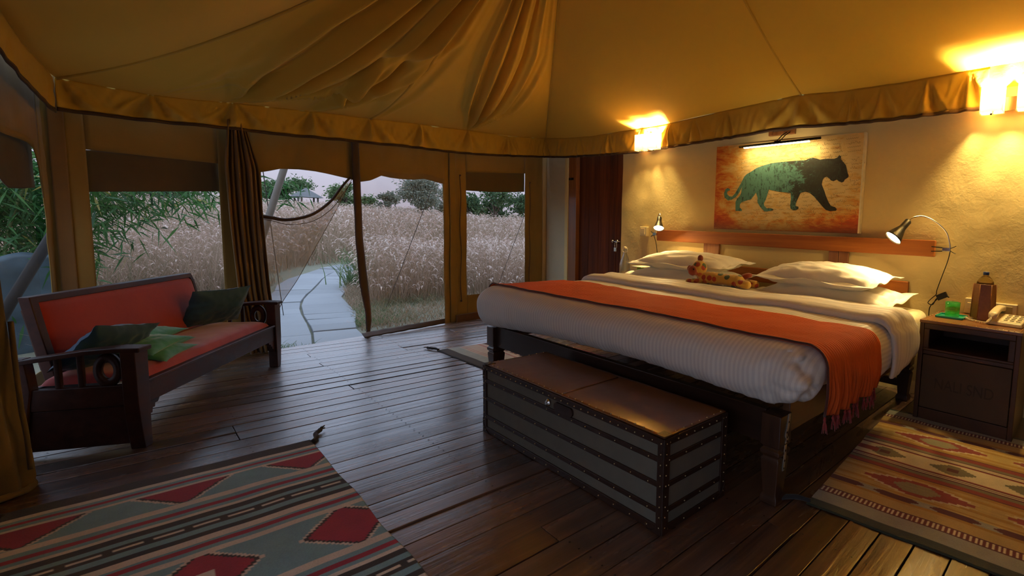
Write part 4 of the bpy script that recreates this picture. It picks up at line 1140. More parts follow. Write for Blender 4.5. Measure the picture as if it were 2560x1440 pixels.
clamp_lamp((-4.05, 3.97, 1.19), 'black reading lamp clipped to the far left end of the headboard',
    [(-4.048, 3.97, 1.20), (-4.04, 3.97, 1.26), (-4.005, 3.96, 1.335), (-3.955, 3.93, 1.42), (-3.905, 3.90, 1.445), (-3.872, 3.87, 1.425), (-3.862, 3.86, 1.40)],
    (-3.862, 3.855, 1.392), (-3.815, 3.80, 1.272), .060, (-4.060, 3.97, 1.205),
    [(-4.060, 3.97, 1.19), (-4.052, 4.0, 1.1), (-4.05, 4.03, .95), (-4.045, 4.05, .86), (-4.06, 4.06, .75)], -4.066)

# frosted glass wall sconces
def shade_mat():
    t = NT('frosted_shade_glass'); t.col((.9, .82, .66)).r(.5)
    z = t.sep(t.coord('Generated'))[2]
    g = t.ramp(z, [(0.05, (.06, .06, .06)), (.55, (1, 1, 1))])
    t.p(Emission_Color=(1.0, .76, .40, 1)); t.set(t.b, 'Emission Strength', t.math('MULTIPLY_ADD', g, 5.0, 1.0))
    tr = t.n('ShaderNodeBsdfTranslucent', Color=(1, .85, .6, 1)); mx = t.n('ShaderNodeMixShader'); mx.inputs[0].default_value = .72
    t.t.links.new(t.b.outputs[0], mx.inputs[1]); t.t.links.new(tr.outputs[0], mx.inputs[2]); t.t.links.new(mx.outputs[0], t.out.inputs[0])
    return t.m
M_shade = shade_mat()
M_bulb2 = emit('sconce_bulb', (1.0, .72, .34), 60.0)
def sconce(cx, label):
    S = thing('wall_sconce', (cx, 4.06, 2.17), label, 'lamp')
    MB().box(cx - .12, cx + .12, 4.045, 4.062, 2.20, 2.30).build('back_plate', M_brass, S, bevel=.004)
    for dx in (-.113, .113):
        c = cx + dx; w, d, t_ = .072, .045, .004; z0, z1 = 2.185, 2.365; y = 3.985
        m = MB(); m.box(c - w, c + w, y - d, y - d + t_, z0, z1); m.box(c - w, c + w, y + d - t_, y + d, z0, z1); m.box(c - w, c - w + t_, y - d, y + d, z0, z1); m.box(c + w - t_, c + w, y - d, y + d, z0, z1)
        m.build('glass_shade', M_shade, S)
        MB().box(c - w - .004, c + w + .004, y - d - .004, y + d - .002, z0 - .006, z0 - .0005).build('shade_rim', M_clear, S)
        MB().bar((c, y + .05, z0 + .03), (c, y, z0 + .03), .014, .008).lathe([(.012, 0), (.012, .04)], (c, y, z0 + .03), 12).build('bulb_holder', M_brass, S)
        MB().ball((c, y - .02, z0 - .012), .009, 8, 6).build('rim_screw', M_iron, S, smooth=True)
        MB().ball((c, y, z0 + .15), (.016, .016, .018), 12, 9).build('bulb', M_bulb2, S, smooth=True)
        ld = bpy.data.lights.new('bulb_light', 'POINT'); ld.energy = LIGHT_SCONCE; ld.color = WARM; ld.shadow_soft_size = .025
        lo = bpy.data.objects.new('bulb_light', ld); COL.objects.link(lo); lo.location = (c, y, z0 + .105); child(lo, S)
sconce(-4.215, 'double frosted glass wall sconce glowing beside the plank door')
sconce(-.565, 'double frosted glass wall sconce glowing above the near cabinet')

# ------------------------------------------------------------------ leopard picture, picture light, small vent
PX0, PX1, PZ0, PZ1 = -3.236, -1.634, 1.292, 2.155
pic = thing('picture', ((PX0 + PX1) / 2, 4.06, PZ0), 'wide canvas picture of a teal walking leopard silhouette on faded orange script', 'picture')
t = NT('picture_print')
sx = t.sep(); X_, Z_ = sx[0], sx[2]
vv = t.map((1, 1, 1))
n1 = t.noise(4.5, 7, .68, t.map((1, 1, 2.2)), .8); n2 = t.noise(26, 5, .7, t.map((.5, 1, 2.0))); n3 = t.noise(70, 3, .6, t.map((.25, 1, 1.2)))
# red weight: more at the left, in bands and at the lower right; cream at the upper middle
u_ = t.math('DIVIDE', t.math('SUBTRACT', X_, PX0), PX1 - PX0); w_ = t.math('DIVIDE', t.math('SUBTRACT', Z_, PZ0), PZ1 - PZ0)
lx = t.math('MAXIMUM', t.math('SUBTRACT', .75, t.math('MULTIPLY', u_, 3.0)), 0.0)
lowr = t.math('MULTIPLY', t.math('MAXIMUM', t.math('SUBTRACT', t.math('MULTIPLY', u_, 1.6), .95), 0.0), t.math('MAXIMUM', t.math('SUBTRACT', .95, t.math('MULTIPLY', w_, 1.9)), 0.0))
low = t.math('MAXIMUM', t.math('SUBTRACT', .22, w_), 0.0)
wgt = t.math('ADD', t.math('ADD', t.math('MULTIPLY', lx, .75), t.math('MULTIPLY', lowr, 1.2)), t.math('MULTIPLY', low, 1.6))
wgt = t.math('ADD', wgt, t.math('MULTIPLY', t.math('SUBTRACT', n1, .5), 1.5))
wgt = t.math('ADD', wgt, t.math('MULTIPLY', t.math('SUBTRACT', n2, .5), .8))
base = t.ramp(wgt, [(0.0, (.74, .55, .24)), (.22, (.70, .42, .11)), (.42, (.66, .24, .035)), (.65, (.52, .085, .012)), (1.0, (.30, .03, .008))])
streak = t.ramp(t.noise(1.0, 3, .5, t.map((2.0, 1, 14))), [(.60, (0, 0, 0)), (.68, (1, 1, 1))])
base = t.mix(t.math('MULTIPLY', t.math('MULTIPLY', streak, t.math('GREATER_THAN', wgt, .12)), .55), base, (.42, .035, .01))
base = t.mix(t.math('MULTIPLY', t.ramp(n3, [(.55, (0, 0, 0)), (.70, (1, 1, 1))]), .16), base, (.12, .06, .02))
dk = t.math('MULTIPLY', t.math('MAXIMUM', t.math('SUBTRACT', .13, w_), 0.0), 5.5)
base = t.mix(dk, base, (.10, .045, .015))
t.col(base).r(.6); t.bump(t.noise(400, 2), .08, .002)
MB().box(PX0, PX1, 4.052, 4.098, PZ0, PZ1).build('stretched_canvas', t.m, pic, bevel=.003)
MB().box(PX1 - .003, PX1 + .014, 4.050, 4.098, PZ0, PZ1 + .002).build('canvas_edge', flat('canvas_edge_cream', (.74, .64, .40), .7), pic, bevel=.003)
SIL = [(-0.429, 0.109), (-0.467, 0.043), (-0.501, -0.006), (-0.535, -0.057), (-0.571, -0.09), (-0.609, -0.085), (-0.638, -0.063), (-0.639, -0.042), (-0.623, -0.029), (-0.602, -0.025), (-0.608, -0.008), (-0.636, 0.001), (-0.662, -0.011), (-0.679, -0.054), (-0.669, -0.097), (-0.623, -0.128), (-0.575, -0.12), (-0.523, -0.095), (-0.488, -0.057), (-0.454, 0.001), (-0.444, 0.015), (-0.454, -0.008), (-0.457, -0.05), (-0.471, -0.079), (-0.511, -0.117), (-0.525, -0.146), (-0.52, -0.236), (-0.441, -0.238), (-0.442, -0.219), (-0.469, -0.202), (-0.468, -0.168), (-0.446, -0.147), (-0.385, -0.131), (-0.334, -0.119), (-0.296, -0.078), (-0.278, -0.053), (-0.255, -0.103), (-0.252, -0.152), (-0.22, -0.194), (-0.168, -0.239), (-0.139, -0.241), (-0.073, -0.23), (-0.064, -0.218), (-0.093, -0.209), (-0.141, -0.21), (-0.171, -0.186), (-0.178, -0.161), (-0.156, -0.121), (-0.14, -0.072), (-0.128, -0.028), (-0.084, -0.037), (-0.008, -0.051), (0.075, -0.06), (0.116, -0.065), (0.124, -0.124), (0.119, -0.179), (0.125, -0.21), (0.149, -0.227), (0.184, -0.228), (0.21, -0.214), (0.209, -0.195), (0.177, -0.187), (0.18, -0.156), (0.203, -0.109), (0.222, -0.067), (0.269, -0.056), (0.313, -0.065), (0.366, -0.104), (0.411, -0.15), (0.455, -0.195), (0.49, -0.225), (0.531, -0.235), (0.587, -0.231), (0.594, -0.217), (0.576, -0.199), (0.536, -0.188), (0.509, -0.151), (0.481, -0.098), (0.462, -0.053), (0.443, -0.015), (0.433, 0.007), (0.439, 0.044), (0.454, 0.066), (0.478, 0.073), (0.503, 0.057), (0.52, 0.038), (0.545, 0.03), (0.576, 0.043), (0.596, 0.028), (0.624, 0.016), (0.643, 0.023), (0.65, 0.04), (0.679, 0.057), (0.684, 0.071), (0.672, 0.101), (0.662, 0.137), (0.652, 0.166), (0.623, 0.197), (0.602, 0.22), (0.601, 0.245), (0.584, 0.257), (0.57, 0.236), (0.539, 0.227), (0.483, 0.231), (0.435, 0.231), (0.402, 0.228), (0.368, 0.24), (0.326, 0.25), (0.292, 0.245), (0.259, 0.233), (0.207, 0.233), (0.137, 0.233), (0.057, 0.232), (-0.044, 0.23), (-0.119, 0.225), (-0.205, 0.209), (-0.282, 0.189), (-0.34, 0.159), (-0.4, 0.133)]
t = NT('leopard_print')
xx = t.sep()[0]
hg = t.math('MULTIPLY', t.math('ADD', xx, 2.30), 1.9)
ns = t.noise(24, 6, .72, t.map((.8, 1, 1.3), (0, .6, 0)), 1.2); ns2 = t.noise(9, 4, .6)
k_ = t.math('ADD', t.math('ADD', t.math('MULTIPLY', hg, .42), ns), t.math('MULTIPLY', t.math('SUBTRACT', ns2, .5), .6))
wv = t.n('ShaderNodeTexWave', Scale=6.0, Distortion=4.0); t.t.links.new(t.map((1, 1, 1), (0, .9, 0)), wv.inputs['Vector'])
ns3 = t.noise(46, 4, .65, t.map((1, 1, .45), (0, .7, 0)), .6)
stk = t.ramp(ns3, [(.55, (0, 0, 0)), (.60, (1, 1, 1))])
c_ = t.ramp(k_, [(.30, (.10, .25, .20)), (.50, (.065, .17, .14)), (.56, (.028, .034, .024)), (1.0, (.018, .012, .008))])
c_ = t.mix(t.math('MULTIPLY', stk, .75), c_, (.03, .04, .03))
t.col(c_).r(.6)
m = MB().prism([(a - 2.435, b + 1.72) for a, b in SIL], lambda a, b, d: (a, 4.052 - d, b), -.001, .0012)
m.build('leopard_silhouette', t.m, pic)
# faint cursive lines printed on the canvas
wr_ = MB(); rs = random.Random(11)
def ribbon(P, w):
    for (a, b), (c, d) in zip(P[:-1], P[1:]):
        dx, dz = c - a, d - b; L = math.hypot(dx, dz) or 1; nx, nzz = -dz / L * w, dx / L * w
        wr_.add([(a - nx, 4.0512, b - nzz), (c - nx, 4.0512, d - nzz), (c + nx, 4.0512, d + nzz), (a + nx, 4.0512, b + nzz)], [(0, 1, 2, 3)])
row = 0
for z in np.arange(PZ1 - .045, PZ0 + .03, -.036):
    row += 1
    x_ = PX0 + rs.uniform(.25, .6) if z > 1.75 else PX0 + rs.uniform(.15, .6)
    while x_ < PX1 - .08:
        wl = rs.uniform(.04, .13); n = int(wl / .006); P = []
        for k in range(n + 1):
            a = k / n * wl; hgt = .006 * math.sin(k * 2.1) + (rs.random() < .14) * rs.choice([.016, -.014])
            P.append((x_ + a + .003 * math.cos(k * 2.1), z + hgt + a * .05 + .004 * math.sin(x_ * 5)))
        ribbon(P, .0009)
        x_ += wl + rs.uniform(.02, .09)
M_script = flat('faded_ink', (.20, .11, .035), .7)
tag(wr_.build('cursive_script', M_script, pic), kind='stuff')

pl_ = thing('picture_light', (-2.41, 3.93, 2.10), 'slim black picture light bar on a thin arm above the leopard picture', 'lamp')
MB().tube([(-2.85, 3.925, 2.104), (-1.975, 3.925, 2.114)], .011, 10).build('lamp_bar', M_iron, pl_, smooth=True)
MB().hexa([(-2.80, 3.928, 2.088), (-2.09, 3.928, 2.094), (-2.09, 3.946, 2.092), (-2.80, 3.946, 2.086)], [(-2.80, 3.926, 2.096), (-2.09, 3.926, 2.103), (-2.09, 3.944, 2.103), (-2.80, 3.944, 2.096)]).build('light_tube', emit('picture_tube', (1, .80, .46), 14.0), pl_)
for dx in (-.018, .018): MB().tube([(-2.415 + dx, 3.925, 2.115), (-2.395 + dx, 4.0, 2.19), (-2.385 + dx, 4.095, 2.245)], .005, 6).build('arm_rod', M_iron, pl_, smooth=True)
MB().box(-2.445, -2.385, 3.915, 3.94, 2.108, 2.126).build('arm_clip', M_iron, pl_, bevel=.002)
ld = bpy.data.lights.new('tube_light', 'AREA'); ld.shape = 'RECTANGLE'; ld.size = .8; ld.size_y = .02; ld.energy = LIGHT_PICTURE; ld.color = WARM
lo = bpy.data.objects.new('tube_light', ld); COL.objects.link(lo); lo.location = (-2.44, 3.94, 2.082); lo.rotation_euler = (math.radians(28), 0, 0); child(lo, pl_)
vt = struct('window_5')
for a in ((-2.61, -2.565, 2.212, 2.43), (-2.368, -2.322, 2.212, 2.43), (-2.565, -2.368, 2.212, 2.248), (-2.565, -2.368, 2.395, 2.43)):
    MB().box(a[0], a[1], 4.068, 4.12, a[2], a[3]).build('frame_rail', M_doorframe, vt, bevel=.003)
MB().box(-2.566, -2.367, 4.09, 4.11, 2.245, 2.40).build('pane', flat('vent_pane', (.36, .30, .14), .4), vt)

# ------------------------------------------------------------------ woven rugs
def rug_mat(name):
    t = NT(name)
    at = t.n('ShaderNodeAttribute'); at.attribute_name = 'yarn'
    f = t.noise(9, 5, .6); g = t.noise(160, 2)
    hs = t.t.nodes.new('ShaderNodeHueSaturation'); t.t.links.new(at.outputs['Color'], hs.inputs['Color'])
    t.t.links.new(t.math('ADD', t.math('MULTIPLY_ADD', f, .5, .75), t.math('MULTIPLY_ADD', g, .4, -.2)), hs.inputs['Value'])
    t.col(hs.outputs[0]).r(.95); t.p(Sheen_Weight=.15)
    b = t.bump(g, .35, .003); t.bump(f, .15, .01, b)
    return t.m
M_rug = rug_mat('kilim_wool'); M_tassel = cloth('dark_tassel_yarn', (.035, .028, .026), (.02, .016, .015), .95, 300)
def rug(name, org, ax, ay, la, lb, na, nb, colour, label, seed, h=.007, wav=.004):
    """flat woven rug: a runs along ax, b along ay"""
    ax = Vector(ax).normalized(); ay = Vector(ay).normalized(); o3 = Vector(org)
    def fn(u, v):
        p = o3 + ax * (la * u) + ay * (lb * v)
        e = 1 if (0 < u < 1 and 0 < v < 1) else 0
        p = p + ax * (.006 * nz(v * 7, seed, 0)) + ay * (.008 * nz(u * 6, seed, 5))
        p.z = .0025 + h * e + wav * max(0, nz(u * 3.1, v * 2.3, seed, 1.5)) * e
        return p
    m = MB().grid(fn, na, nb)
    o = m.build(name, M_rug, None, smooth=True)
    U = np.tile(np.linspace(0, la, na + 1), nb + 1); V = np.repeat(np.linspace(0, lb, nb + 1), na + 1)
    C = colour(U, V); C = np.concatenate([C, np.ones((len(C), 1))], 1)
    at = o.data.attributes.new('yarn', 'FLOAT_COLOR', 'POINT'); at.data.foreach_set('color', C.astype(np.float32).ravel())
    return tag(o, label, 'rug')
def tassel(pts, parent, n=7, seed=0):
    r = random.Random(seed); m = MB(); P = [Vector(p) for p in pts]; m.tube(bez(P, 5), [.012, .011, .010, .010, .011] + [.012] * (5 * (len(P) - 1) - 4), 7)
    d = (P[-1] - P[-2]).normalized(); e = P[-1]; m.ball(e, .013, 8, 6)
    for k in range(n):
        q = e + d * .035 + Vector((r.uniform(-.014, .014), r.uniform(-.014, .014), r.uniform(-.004, .010)))
        m.tube([e, (e + q) / 2 + Vector((0, 0, .004)), q], [.005, .0045, .003], 5)
    m.build('corner_tassel', M_tassel, parent, smooth=True)
K = dict(black=(.022, .017, .018), cream=(.64, .58, .51), grey=(.18, .34, .41), red=(.30, .012, .042), tan=(.44, .30, .09), gold=(.36, .20, .025), maroon=(.085, .012, .012), rred=(.24, .032, .018), white=(.66, .56, .36), olive=(.17, .15, .08), lgrey=(.30, .29, .23), green=(.03, .035, .018), pink=(.48, .22, .22), pale=(.58, .53, .48), sky=(.36, .44, .46))
K = {k: np.array(v) for k, v in K.items()}
def bands(X, tab, default):
    C = np.tile(K[default], (len(X), 1))
    for a, b, c in tab: C[(X >= a) & (X < b)] = K[c]
    return C
def step(d, s=.011): return np.floor(d / s) * s
# left kilim: a = distance from its dark border (towards the camera), b = along the stripes
def colL(A, B):
    X = -3.335 + A; Y = -.335 + B
    tab = [(-3.335, -3.243, 'black'), (-3.243, -3.212, 'cream'), (-3.212, -3.19, 'grey'), (-3.19, -3.164, 'red'), (-3.164, -3.138, 'grey'), (-3.138, -3.118, 'cream'),
           (-3.118, -2.948, 'grey'), (-2.948, -2.905, 'cream'), (-2.905, -2.870, 'grey'), (-2.870, -2.837, 'red'), (-2.837, -2.812, 'grey'), (-2.812, -2.787, 'cream'), (-2.787, -2.744, 'black'),
           (-2.744, -2.713, 'grey'), (-2.713, -2.655, 'black'), (-2.655, -2.617, 'grey'), (-2.617, -2.582, 'black'), (-2.582, -2.539, 'cream'), (-2.539, -2.520, 'grey'), (-2.520, -2.492, 'red'),
           (-2.492, -2.465, 'grey'), (-2.465, -2.430, 'cream'), (-2.430, -2.108, 'grey'), (-2.108, -2.064, 'cream'), (-2.064, -2.036, 'grey'), (-2.036, -2.003, 'red'), (-2.003, -1.978, 'grey'), (-1.978, -1.955, 'cream'),
           (-1.955, -1.920, 'black'), (-1.920, -1.888, 'grey'), (-1.888, -1.828, 'black'), (-1.828, -1.79, 'grey'), (-1.79, -1.755, 'black'), (-1.755, -1.71, 'cream'), (-1.71, -1.69, 'grey'), (-1.69, -1.66, 'red'), (-1.66, -1.63, 'grey'), (-1.63, -1.59, 'cream'), (-1.59, -1.3, 'grey')]
    C = bands(X, tab, 'grey')
    for x0, ph in ((-2.686, .0), (-1.858, .03)):
        q = np.mod(Y - .032 + ph, .1); C[(np.abs(X - x0) < .007) & (q > .012) & (q < .088)] = K['cream']
    for yc in (-.262, .150, .562):
        t_ = step(X + 3.118); lim = .126 * (1 - t_ / .165)
        inz = (X > -3.118) & (X < -2.952); ad = np.abs(Y - yc + .05 * t_)
        C[inz & (ad < lim + .028)] = K['cream']; C[inz & (ad < lim + .014)] = K['black']; C[inz & (ad < lim)] = K['red']
    for yc in (-.270, .140, .550):
        t_ = step(np.abs(X + 2.272), .013); lim = .128 * (1 - t_ / .158)
        inz = (X > -2.430) & (X < -2.108); ad = np.abs(Y - yc)
        C[inz & (ad < lim + .026)] = K['cream']; C[inz & (ad < lim + .013)] = K['black']; C[inz & (ad < lim)] = K['red']
        if yc < .5: C[inz & (np.abs(X + 2.272) < .03) & (ad < .03)] = K['cream']
    for yc in (-.06, .35):
        t_ = step(np.abs(X + 1.43), .013); lim = .128 * (1 - t_ / .158)
        C[(X > -1.59) & (np.abs(Y - yc) < lim)] = K['red']
    return C
rl = rug('rug', (-3.335, -.335, 0), (1, 0, 0), (0, 1, 0), 1.95, .975, 500, 200, colL, 'grey blue kilim rug with crimson diamonds and black stripes in the left foreground', 2.0)
tassel([(-3.29, .64, .010), (-3.33, .665, .014), (-3.38, .672, .016), (-3.42, .70, .018)], rl, seed=1)
tassel([(-3.30, -.33, .010), (-3.35, -.36, .012), (-3.40, -.37, .012)], rl, seed=2)
# right kilim beside the bed
def colR(A, B):
    b = B - .06; q = np.abs(b - .74)
    tab = [(0, .078, 'white'), (.078, .092, 'rred'), (.092, .099, 'maroon'), (.099, .109, 'white'), (.109, .116, 'maroon'), (.116, .126, 'white'), (.126, .136, 'maroon'), (.136, .165, 'olive'),
           (.165, .205, 'rred'), (.205, .213, 'maroon'), (.213, .238, 'gold'), (.238, .262, 'tan'), (.262, .285, 'gold'), (.285, .37, 'tan'), (.37, .395, 'gold'), (.395, .425, 'tan'), (.425, .44, 'gold'),
           (.44, .449, 'tan'), (.449, .495, 'white'), (.495, .515, 'gold'), (.515, .592, 'tan'), (.592, .600, 'maroon'), (.600, .640, 'white'), (.640, .648, 'maroon'), (.648, .74, 'lgrey'), (.74, .9, 'green')]
    C = bands(q, tab, 'tan')
    lad = (q > .600) & (q < .640); C[lad & (np.mod(A, .021) < .0125)] = K['rred'] * .6
    dz = np.abs(q - .472); pa = np.mod(A + .06, .26)
    C[(dz < .023)] = K['lgrey']
    C[(dz < .023) & (np.abs(pa - .13) < .105 - np.floor(dz / .006) * .006 * 1.8)] = K['maroon']
    # large stepped red lozenges with olive hearts
    for ac in (.40, 1.05):
        d = np.abs(q - .335); lim = .26 * (1 - step(d, .012) / .085); ad = np.abs(A - ac)
        C[(d < .082) & (ad < lim + .05) & (ad > lim) & (d > .02)] = K['white'] * .8
        C[(d < .078) & (ad < lim)] = K['rred']; C[(d < .05) & (ad < lim * .42)] = K['olive'] * 1.3
    for ac in (.16, .52, .88, 1.24):
        d = q; lim = .115 * (1 - step(d, .010) / .07); ad = np.abs(A - ac)
        C[(d < .062) & (ad < lim)] = K['olive']; C[(d < .020) & (ad < .028)] = K['maroon']
    C[(q < .03) & (A < .12)] = K['rred']
    for k in range(9):   # tonal streaks of hand dyed yarn
        y0 = .26 + k * .03; m = (q > y0) & (q < y0 + .012)
        C[m] *= (1 - .12 * np.sin(A[m] * 7 + k))[:, None]
    return C
rr = rug('rug', (-.957, 1.975, 0), (1, .072, 0), (-.085, 1, 0), 1.5, 1.57, 340, 380, colR, 'ochre and brick red striped kilim rug on the near side of the bed', 6.0)
tassel([(-.945, 2.0, .010), (-1.0, 1.985, .014), (-1.04, 1.95, .016), (-1.058, 1.915, .018)], rr, seed=3)
def colS(A, B):
    tab = [(0, .095, 'black'), (.095, .20, 'sky'), (.20, .215, 'pale'), (.215, .225, 'pink'), (.225, .245, 'pale'), (.245, .253, 'pink'), (.253, .38, 'pale'), (.38, .395, 'pink'), (.395, .44, 'pale'), (.44, .53, 'maroon'), (.53, .62, 'pale'), (.62, .8, 'sky'), (.8, .84, 'pale'), (.84, 1.0, 'red'), (1.0, 1.1, 'pale')]
    C = bands(B, tab, 'pale')
    C[(B > .44) & (B < .53) & (np.mod(A, .17) > .12)] = K['pale']
    return C
rs3 = rug('rug', (-4.905, 1.915, 0), (1, .03, 0), (.03, 1, 0), 1.25, 1.0, 150, 150, colS, 'small pale pink and grey striped rug on the far side of the bed', 8.0)
tassel([(-4.90, 1.93, .010), (-4.94, 1.92, .016), (-4.99, 1.895, .016), (-5.03, 1.885, .014)], rs3, seed=4)

# ------------------------------------------------------------------ settee
M_maho = wood('settee_mahogany', (0.022, 0.006, 0.003), (0.075, 0.020, 0.009), 'X', .46, .8, .0, .1)
[n for n in M_maho.node_tree.nodes if n.type == 'BSDF_PRINCIPLED'][0].inputs['Specular IOR Level'].default_value = .28
M_velvet = cloth('red_velvet', (0.42, 0.022, 0.008), (0.34, 0.016, 0.006), .85, 300, .5, .10, 3)
SA = Vector((-3.844, .041, 0)); SU = Vector((-.879, .477, 0)); SV = Vector((-.477, -.879, 0))
def S(u, v, z): return SA + SU * u + SV * v + Vector((0, 0, z))
sofa = thing('settee', tuple(S(.8, .25, 0)), 'dark mahogany settee upholstered in red under the left window', 'sofa')
def sbox(u0, u1, v0, v1, z0, z1, name='rail', m=None, bv=.005, dv=0.0, seg=2):
    return MB().hexa([S(u0, v0, z0), S(u1, v0, z0), S(u1, v1, z0), S(u0, v1, z0)], [S(u0, v0 + dv, z1), S(u1, v0 + dv, z1), S(u1, v1 + dv, z1), S(u0, v1 + dv, z1)]).build(name, m or M_maho, sofa, bevel=bv, seg=seg)
LS = 1.595
for u in (0.0, LS):
    s_ = 1 if u == 0 else -1
    def prof(z): return interp([(0, .030), (.06, .034), (.25, .046), (.53, .050)], z)
    m = MB(); zs = [0, .06, .15, .25, .36, .53]
    for z in zs:
        w = prof(z); o_ = .012 * s_ * (1 - min(1, z / .25)) ** 2
        m.v += [S(u - w + o_, -.028, z), S(u + w + o_, -.028, z), S(u + w + o_, .028, z), S(u - w + o_, .028, z)]
    for i in range(len(zs) - 1):
        for k in range(4): m.f.append((i * 4 + k, i * 4 + (k + 1) % 4, i * 4 + 4 + (k + 1) % 4, i * 4 + 4 + k))
    m.f += [(3, 2, 1, 0), (20, 21, 22, 23)]
    m.build('front_leg', M_maho, sofa, bevel=.004)
    # rear leg sweeping back, armrest, pierced oval splat, slats, seat side rail
    m = MB()
    for z, v in ((0, .44), (.15, .41), (.34, .385), (.43, .392), (.505, .40)):
        m.v += [S(u - .025, v - .025, z), S(u + .025, v - .025, z), S(u + .025, v + .025, z), S(u - .025, v + .025, z)]
    for i in range(4):
        for k in range(4): m.f.append((i * 4 + k, i * 4 + (k + 1) % 4, i * 4 + 4 + (k + 1) % 4, i * 4 + 4 + k))
    m.f += [(3, 2, 1, 0), (16, 17, 18, 19)]
    m.build('rear_leg', M_maho, sofa, bevel=.004)
    am = MB(); rows = []
    for v, z, w in ((-.045, .536, .050), (.05, .540, .052), (.16, .532, .046), (.28, .512, .040), (.40, .492, .036), (.47, .488, .030)):
        rows.append([S(u - w, v, z - .018), S(u + w, v, z - .018), S(u + w, v, z + .006), S(u - w, v, z + .006)])
    for r_ in rows: am.v += r_
    for i in range(len(rows) - 1):
        for k in range(4): am.f.append((i * 4 + k, i * 4 + (k + 1) % 4, i * 4 + 4 + (k + 1) % 4, i * 4 + 4 + k))
    n_ = len(rows); am.f += [(3, 2, 1, 0), tuple(range(4 * n_ - 4, 4 * n_))]
    am.build('armrest', M_maho, sofa, bevel=.006, seg=3)
    # oval ring splat
    ring = MB(); N = 28
    for lay, du in ((0, -.011), (1, .011)):
        for k in range(N):
            t_ = 2 * PI * k / N; ring.v.append(S(u + du, .098 + .050 * math.cos(t_), .425 + .088 * math.sin(t_)))
        for k in range(N):
            t_ = 2 * PI * k / N; ring.v.append(S(u + du, .098 + .024 * math.cos(t_), .425 + .044 * math.sin(t_)))
    for k in range(N):
        a, b = k, (k + 1) % N
        ring.f += [(a, b, N + b, N + a), (2 * N + a, 3 * N + a, 3 * N + b, 2 * N + b), (a, 2 * N + a, 2 * N + b, b), (N + a, N + b, 3 * N + b, 3 * N + a)]
    ring.build('oval_splat', M_maho, sofa, smooth=True)
    sbox(u - .010, u + .010, .088, .108, .345, .365, 'splat_stem'); sbox(u - .012, u + .012, .185, .205, .34, .525, 'arm_slat'); sbox(u - .012, u + .012, .265, .285, .34, .512, 'arm_slat')
    sbox(u - .018, u + .018, .028, .37, .235, .345, 'side_rail')
    if u == 0: sbox(u - .012, u + .012, .03, .40, .03, .235, 'side_panel')  # solid panel added to fill the deep shadow below this arm
sbox(.045, LS - .045, -.016, .016, .225, .335, 'front_rail')
sbox(.045, LS - .045, -.026, .030, .336, .352, 'front_moulding', bv=.006, seg=3)
sbox(.03, LS - .03, .37, .40, .235, .34, 'back_rail')
for u, s_ in ((.045, 1), (LS - .045, -1)):   # stepped brackets under the front rail
    poly = [(0, .225), (.10, .225), (.085, .205), (.062, .205), (.058, .185), (.040, .185), (.036, .160), (.020, .160), (.014, .13), (0, .13)]
    MB().prism(poly, lambda a, b, d: S(u + s_ * a, d, b), -.013, .013).build('bracket', M_maho, sofa)
bk = lambda z: .375 + (z - .34) * .165
outl = [(.12, .36), (.122, .62), (.126, .787), (LS - .135, .787), (LS - .118, .735), (LS - .105, .36)]
inn = [(.165, .385), (.166, .62), (.170, .755), (LS - .162, .755), (LS - .145, .715), (LS - .135, .385)]
fr = MB()
for d in (-.020, .022):
    fr.v += [S(a, bk(z) + d, z) for a, z in outl] + [S(a, bk(z) + d, z) for a, z in inn]
for k in range(6):
    a, b = k, (k + 1) % 6
    fr.f += [(a, b, 6 + b, 6 + a), (12 + a, 18 + a, 18 + b, 12 + b), (a, 12 + a, 12 + b, b), (6 + a, 6 + b, 18 + b, 18 + a)]
fr.build('back_frame', M_maho, sofa, bevel=.004)
def upb(u, v):
    z = .38 + .38 * v; half = .662; a = (u * 2 - 1)
    bulge = .030 * (1 - abs(a) ** 8) ** .5 * (1 - abs(2 * v - 1) ** 6) ** .5 if abs(a) < 1 and 0 < v < 1 else 0
    return S(LS / 2 + .012 + a * half * (1 - .012 * v), bk(z) - .006 - bulge, z)
MB().grid(upb, 60, 20).build('back_upholstery', M_velvet, sofa, smooth=True)
sbox(.15, LS - .14, .385, .43, .40, .72, 'back_board', dv=.05)
def seat(u, v):
    a, b = u * 2 - 1, v * 2 - 1
    e = (max(0, 1 - abs(a) ** 10)) ** .4 * (max(0, 1 - abs(b) ** 6)) ** .45
    return S(.048 + (LS - .096) * u, .005 + .375 * v, .348 + .058 * e + .004 * nz(u * 14, v * 4, 3))
MB().grid(seat, 70, 24).build('seat_upholstery', M_velvet, sofa, smooth=True)

def cushion(name, c, size, R, mat, label, cat, seed, concave=.10, group=None, creases=1.0, pw=.6):
    w, d, h = size[0] / 2, size[1] / 2, size[2] / 2
    def surf(sg):
        def fn(u, v):
            a, b = u * 2 - 1, v * 2 - 1
            th = h * (max(0, 1 - a * a) ** pw) * (max(0, 1 - b * b) ** pw) 
            x = a * w * (1 - concave * (1 - b * b)); y = b * d * (1 - concave * (1 - a * a))
            z = sg * th + creases * (.010 * nz(a * 2 + seed, b * 2.5, seed, 1.3) + .006 * nz(a * 5 + seed, b * 5 + seed, 1, 1.2) * (1 - a * a * b * b))
            return Vector(c) + R @ Vector((x, y, z))
        return fn
    m = MB().grid(surf(1), 34, 30); n0 = len(m.v); m.grid(surf(-1), 34, 30); m.f = [f if max(f) < n0 else f[::-1] for f in m.f]
    o = m.build(name, mat, None, smooth=True)
    return tag(o, label, cat, group)
RS = Matrix((SU, SV, Vector((0, 0, 1)))).transposed()
M_teal = cloth('teal_cushion_cotton', (0.003, 0.055, 0.12), (0.002, 0.038, 0.085), .7, 400, .2, .2, 5)
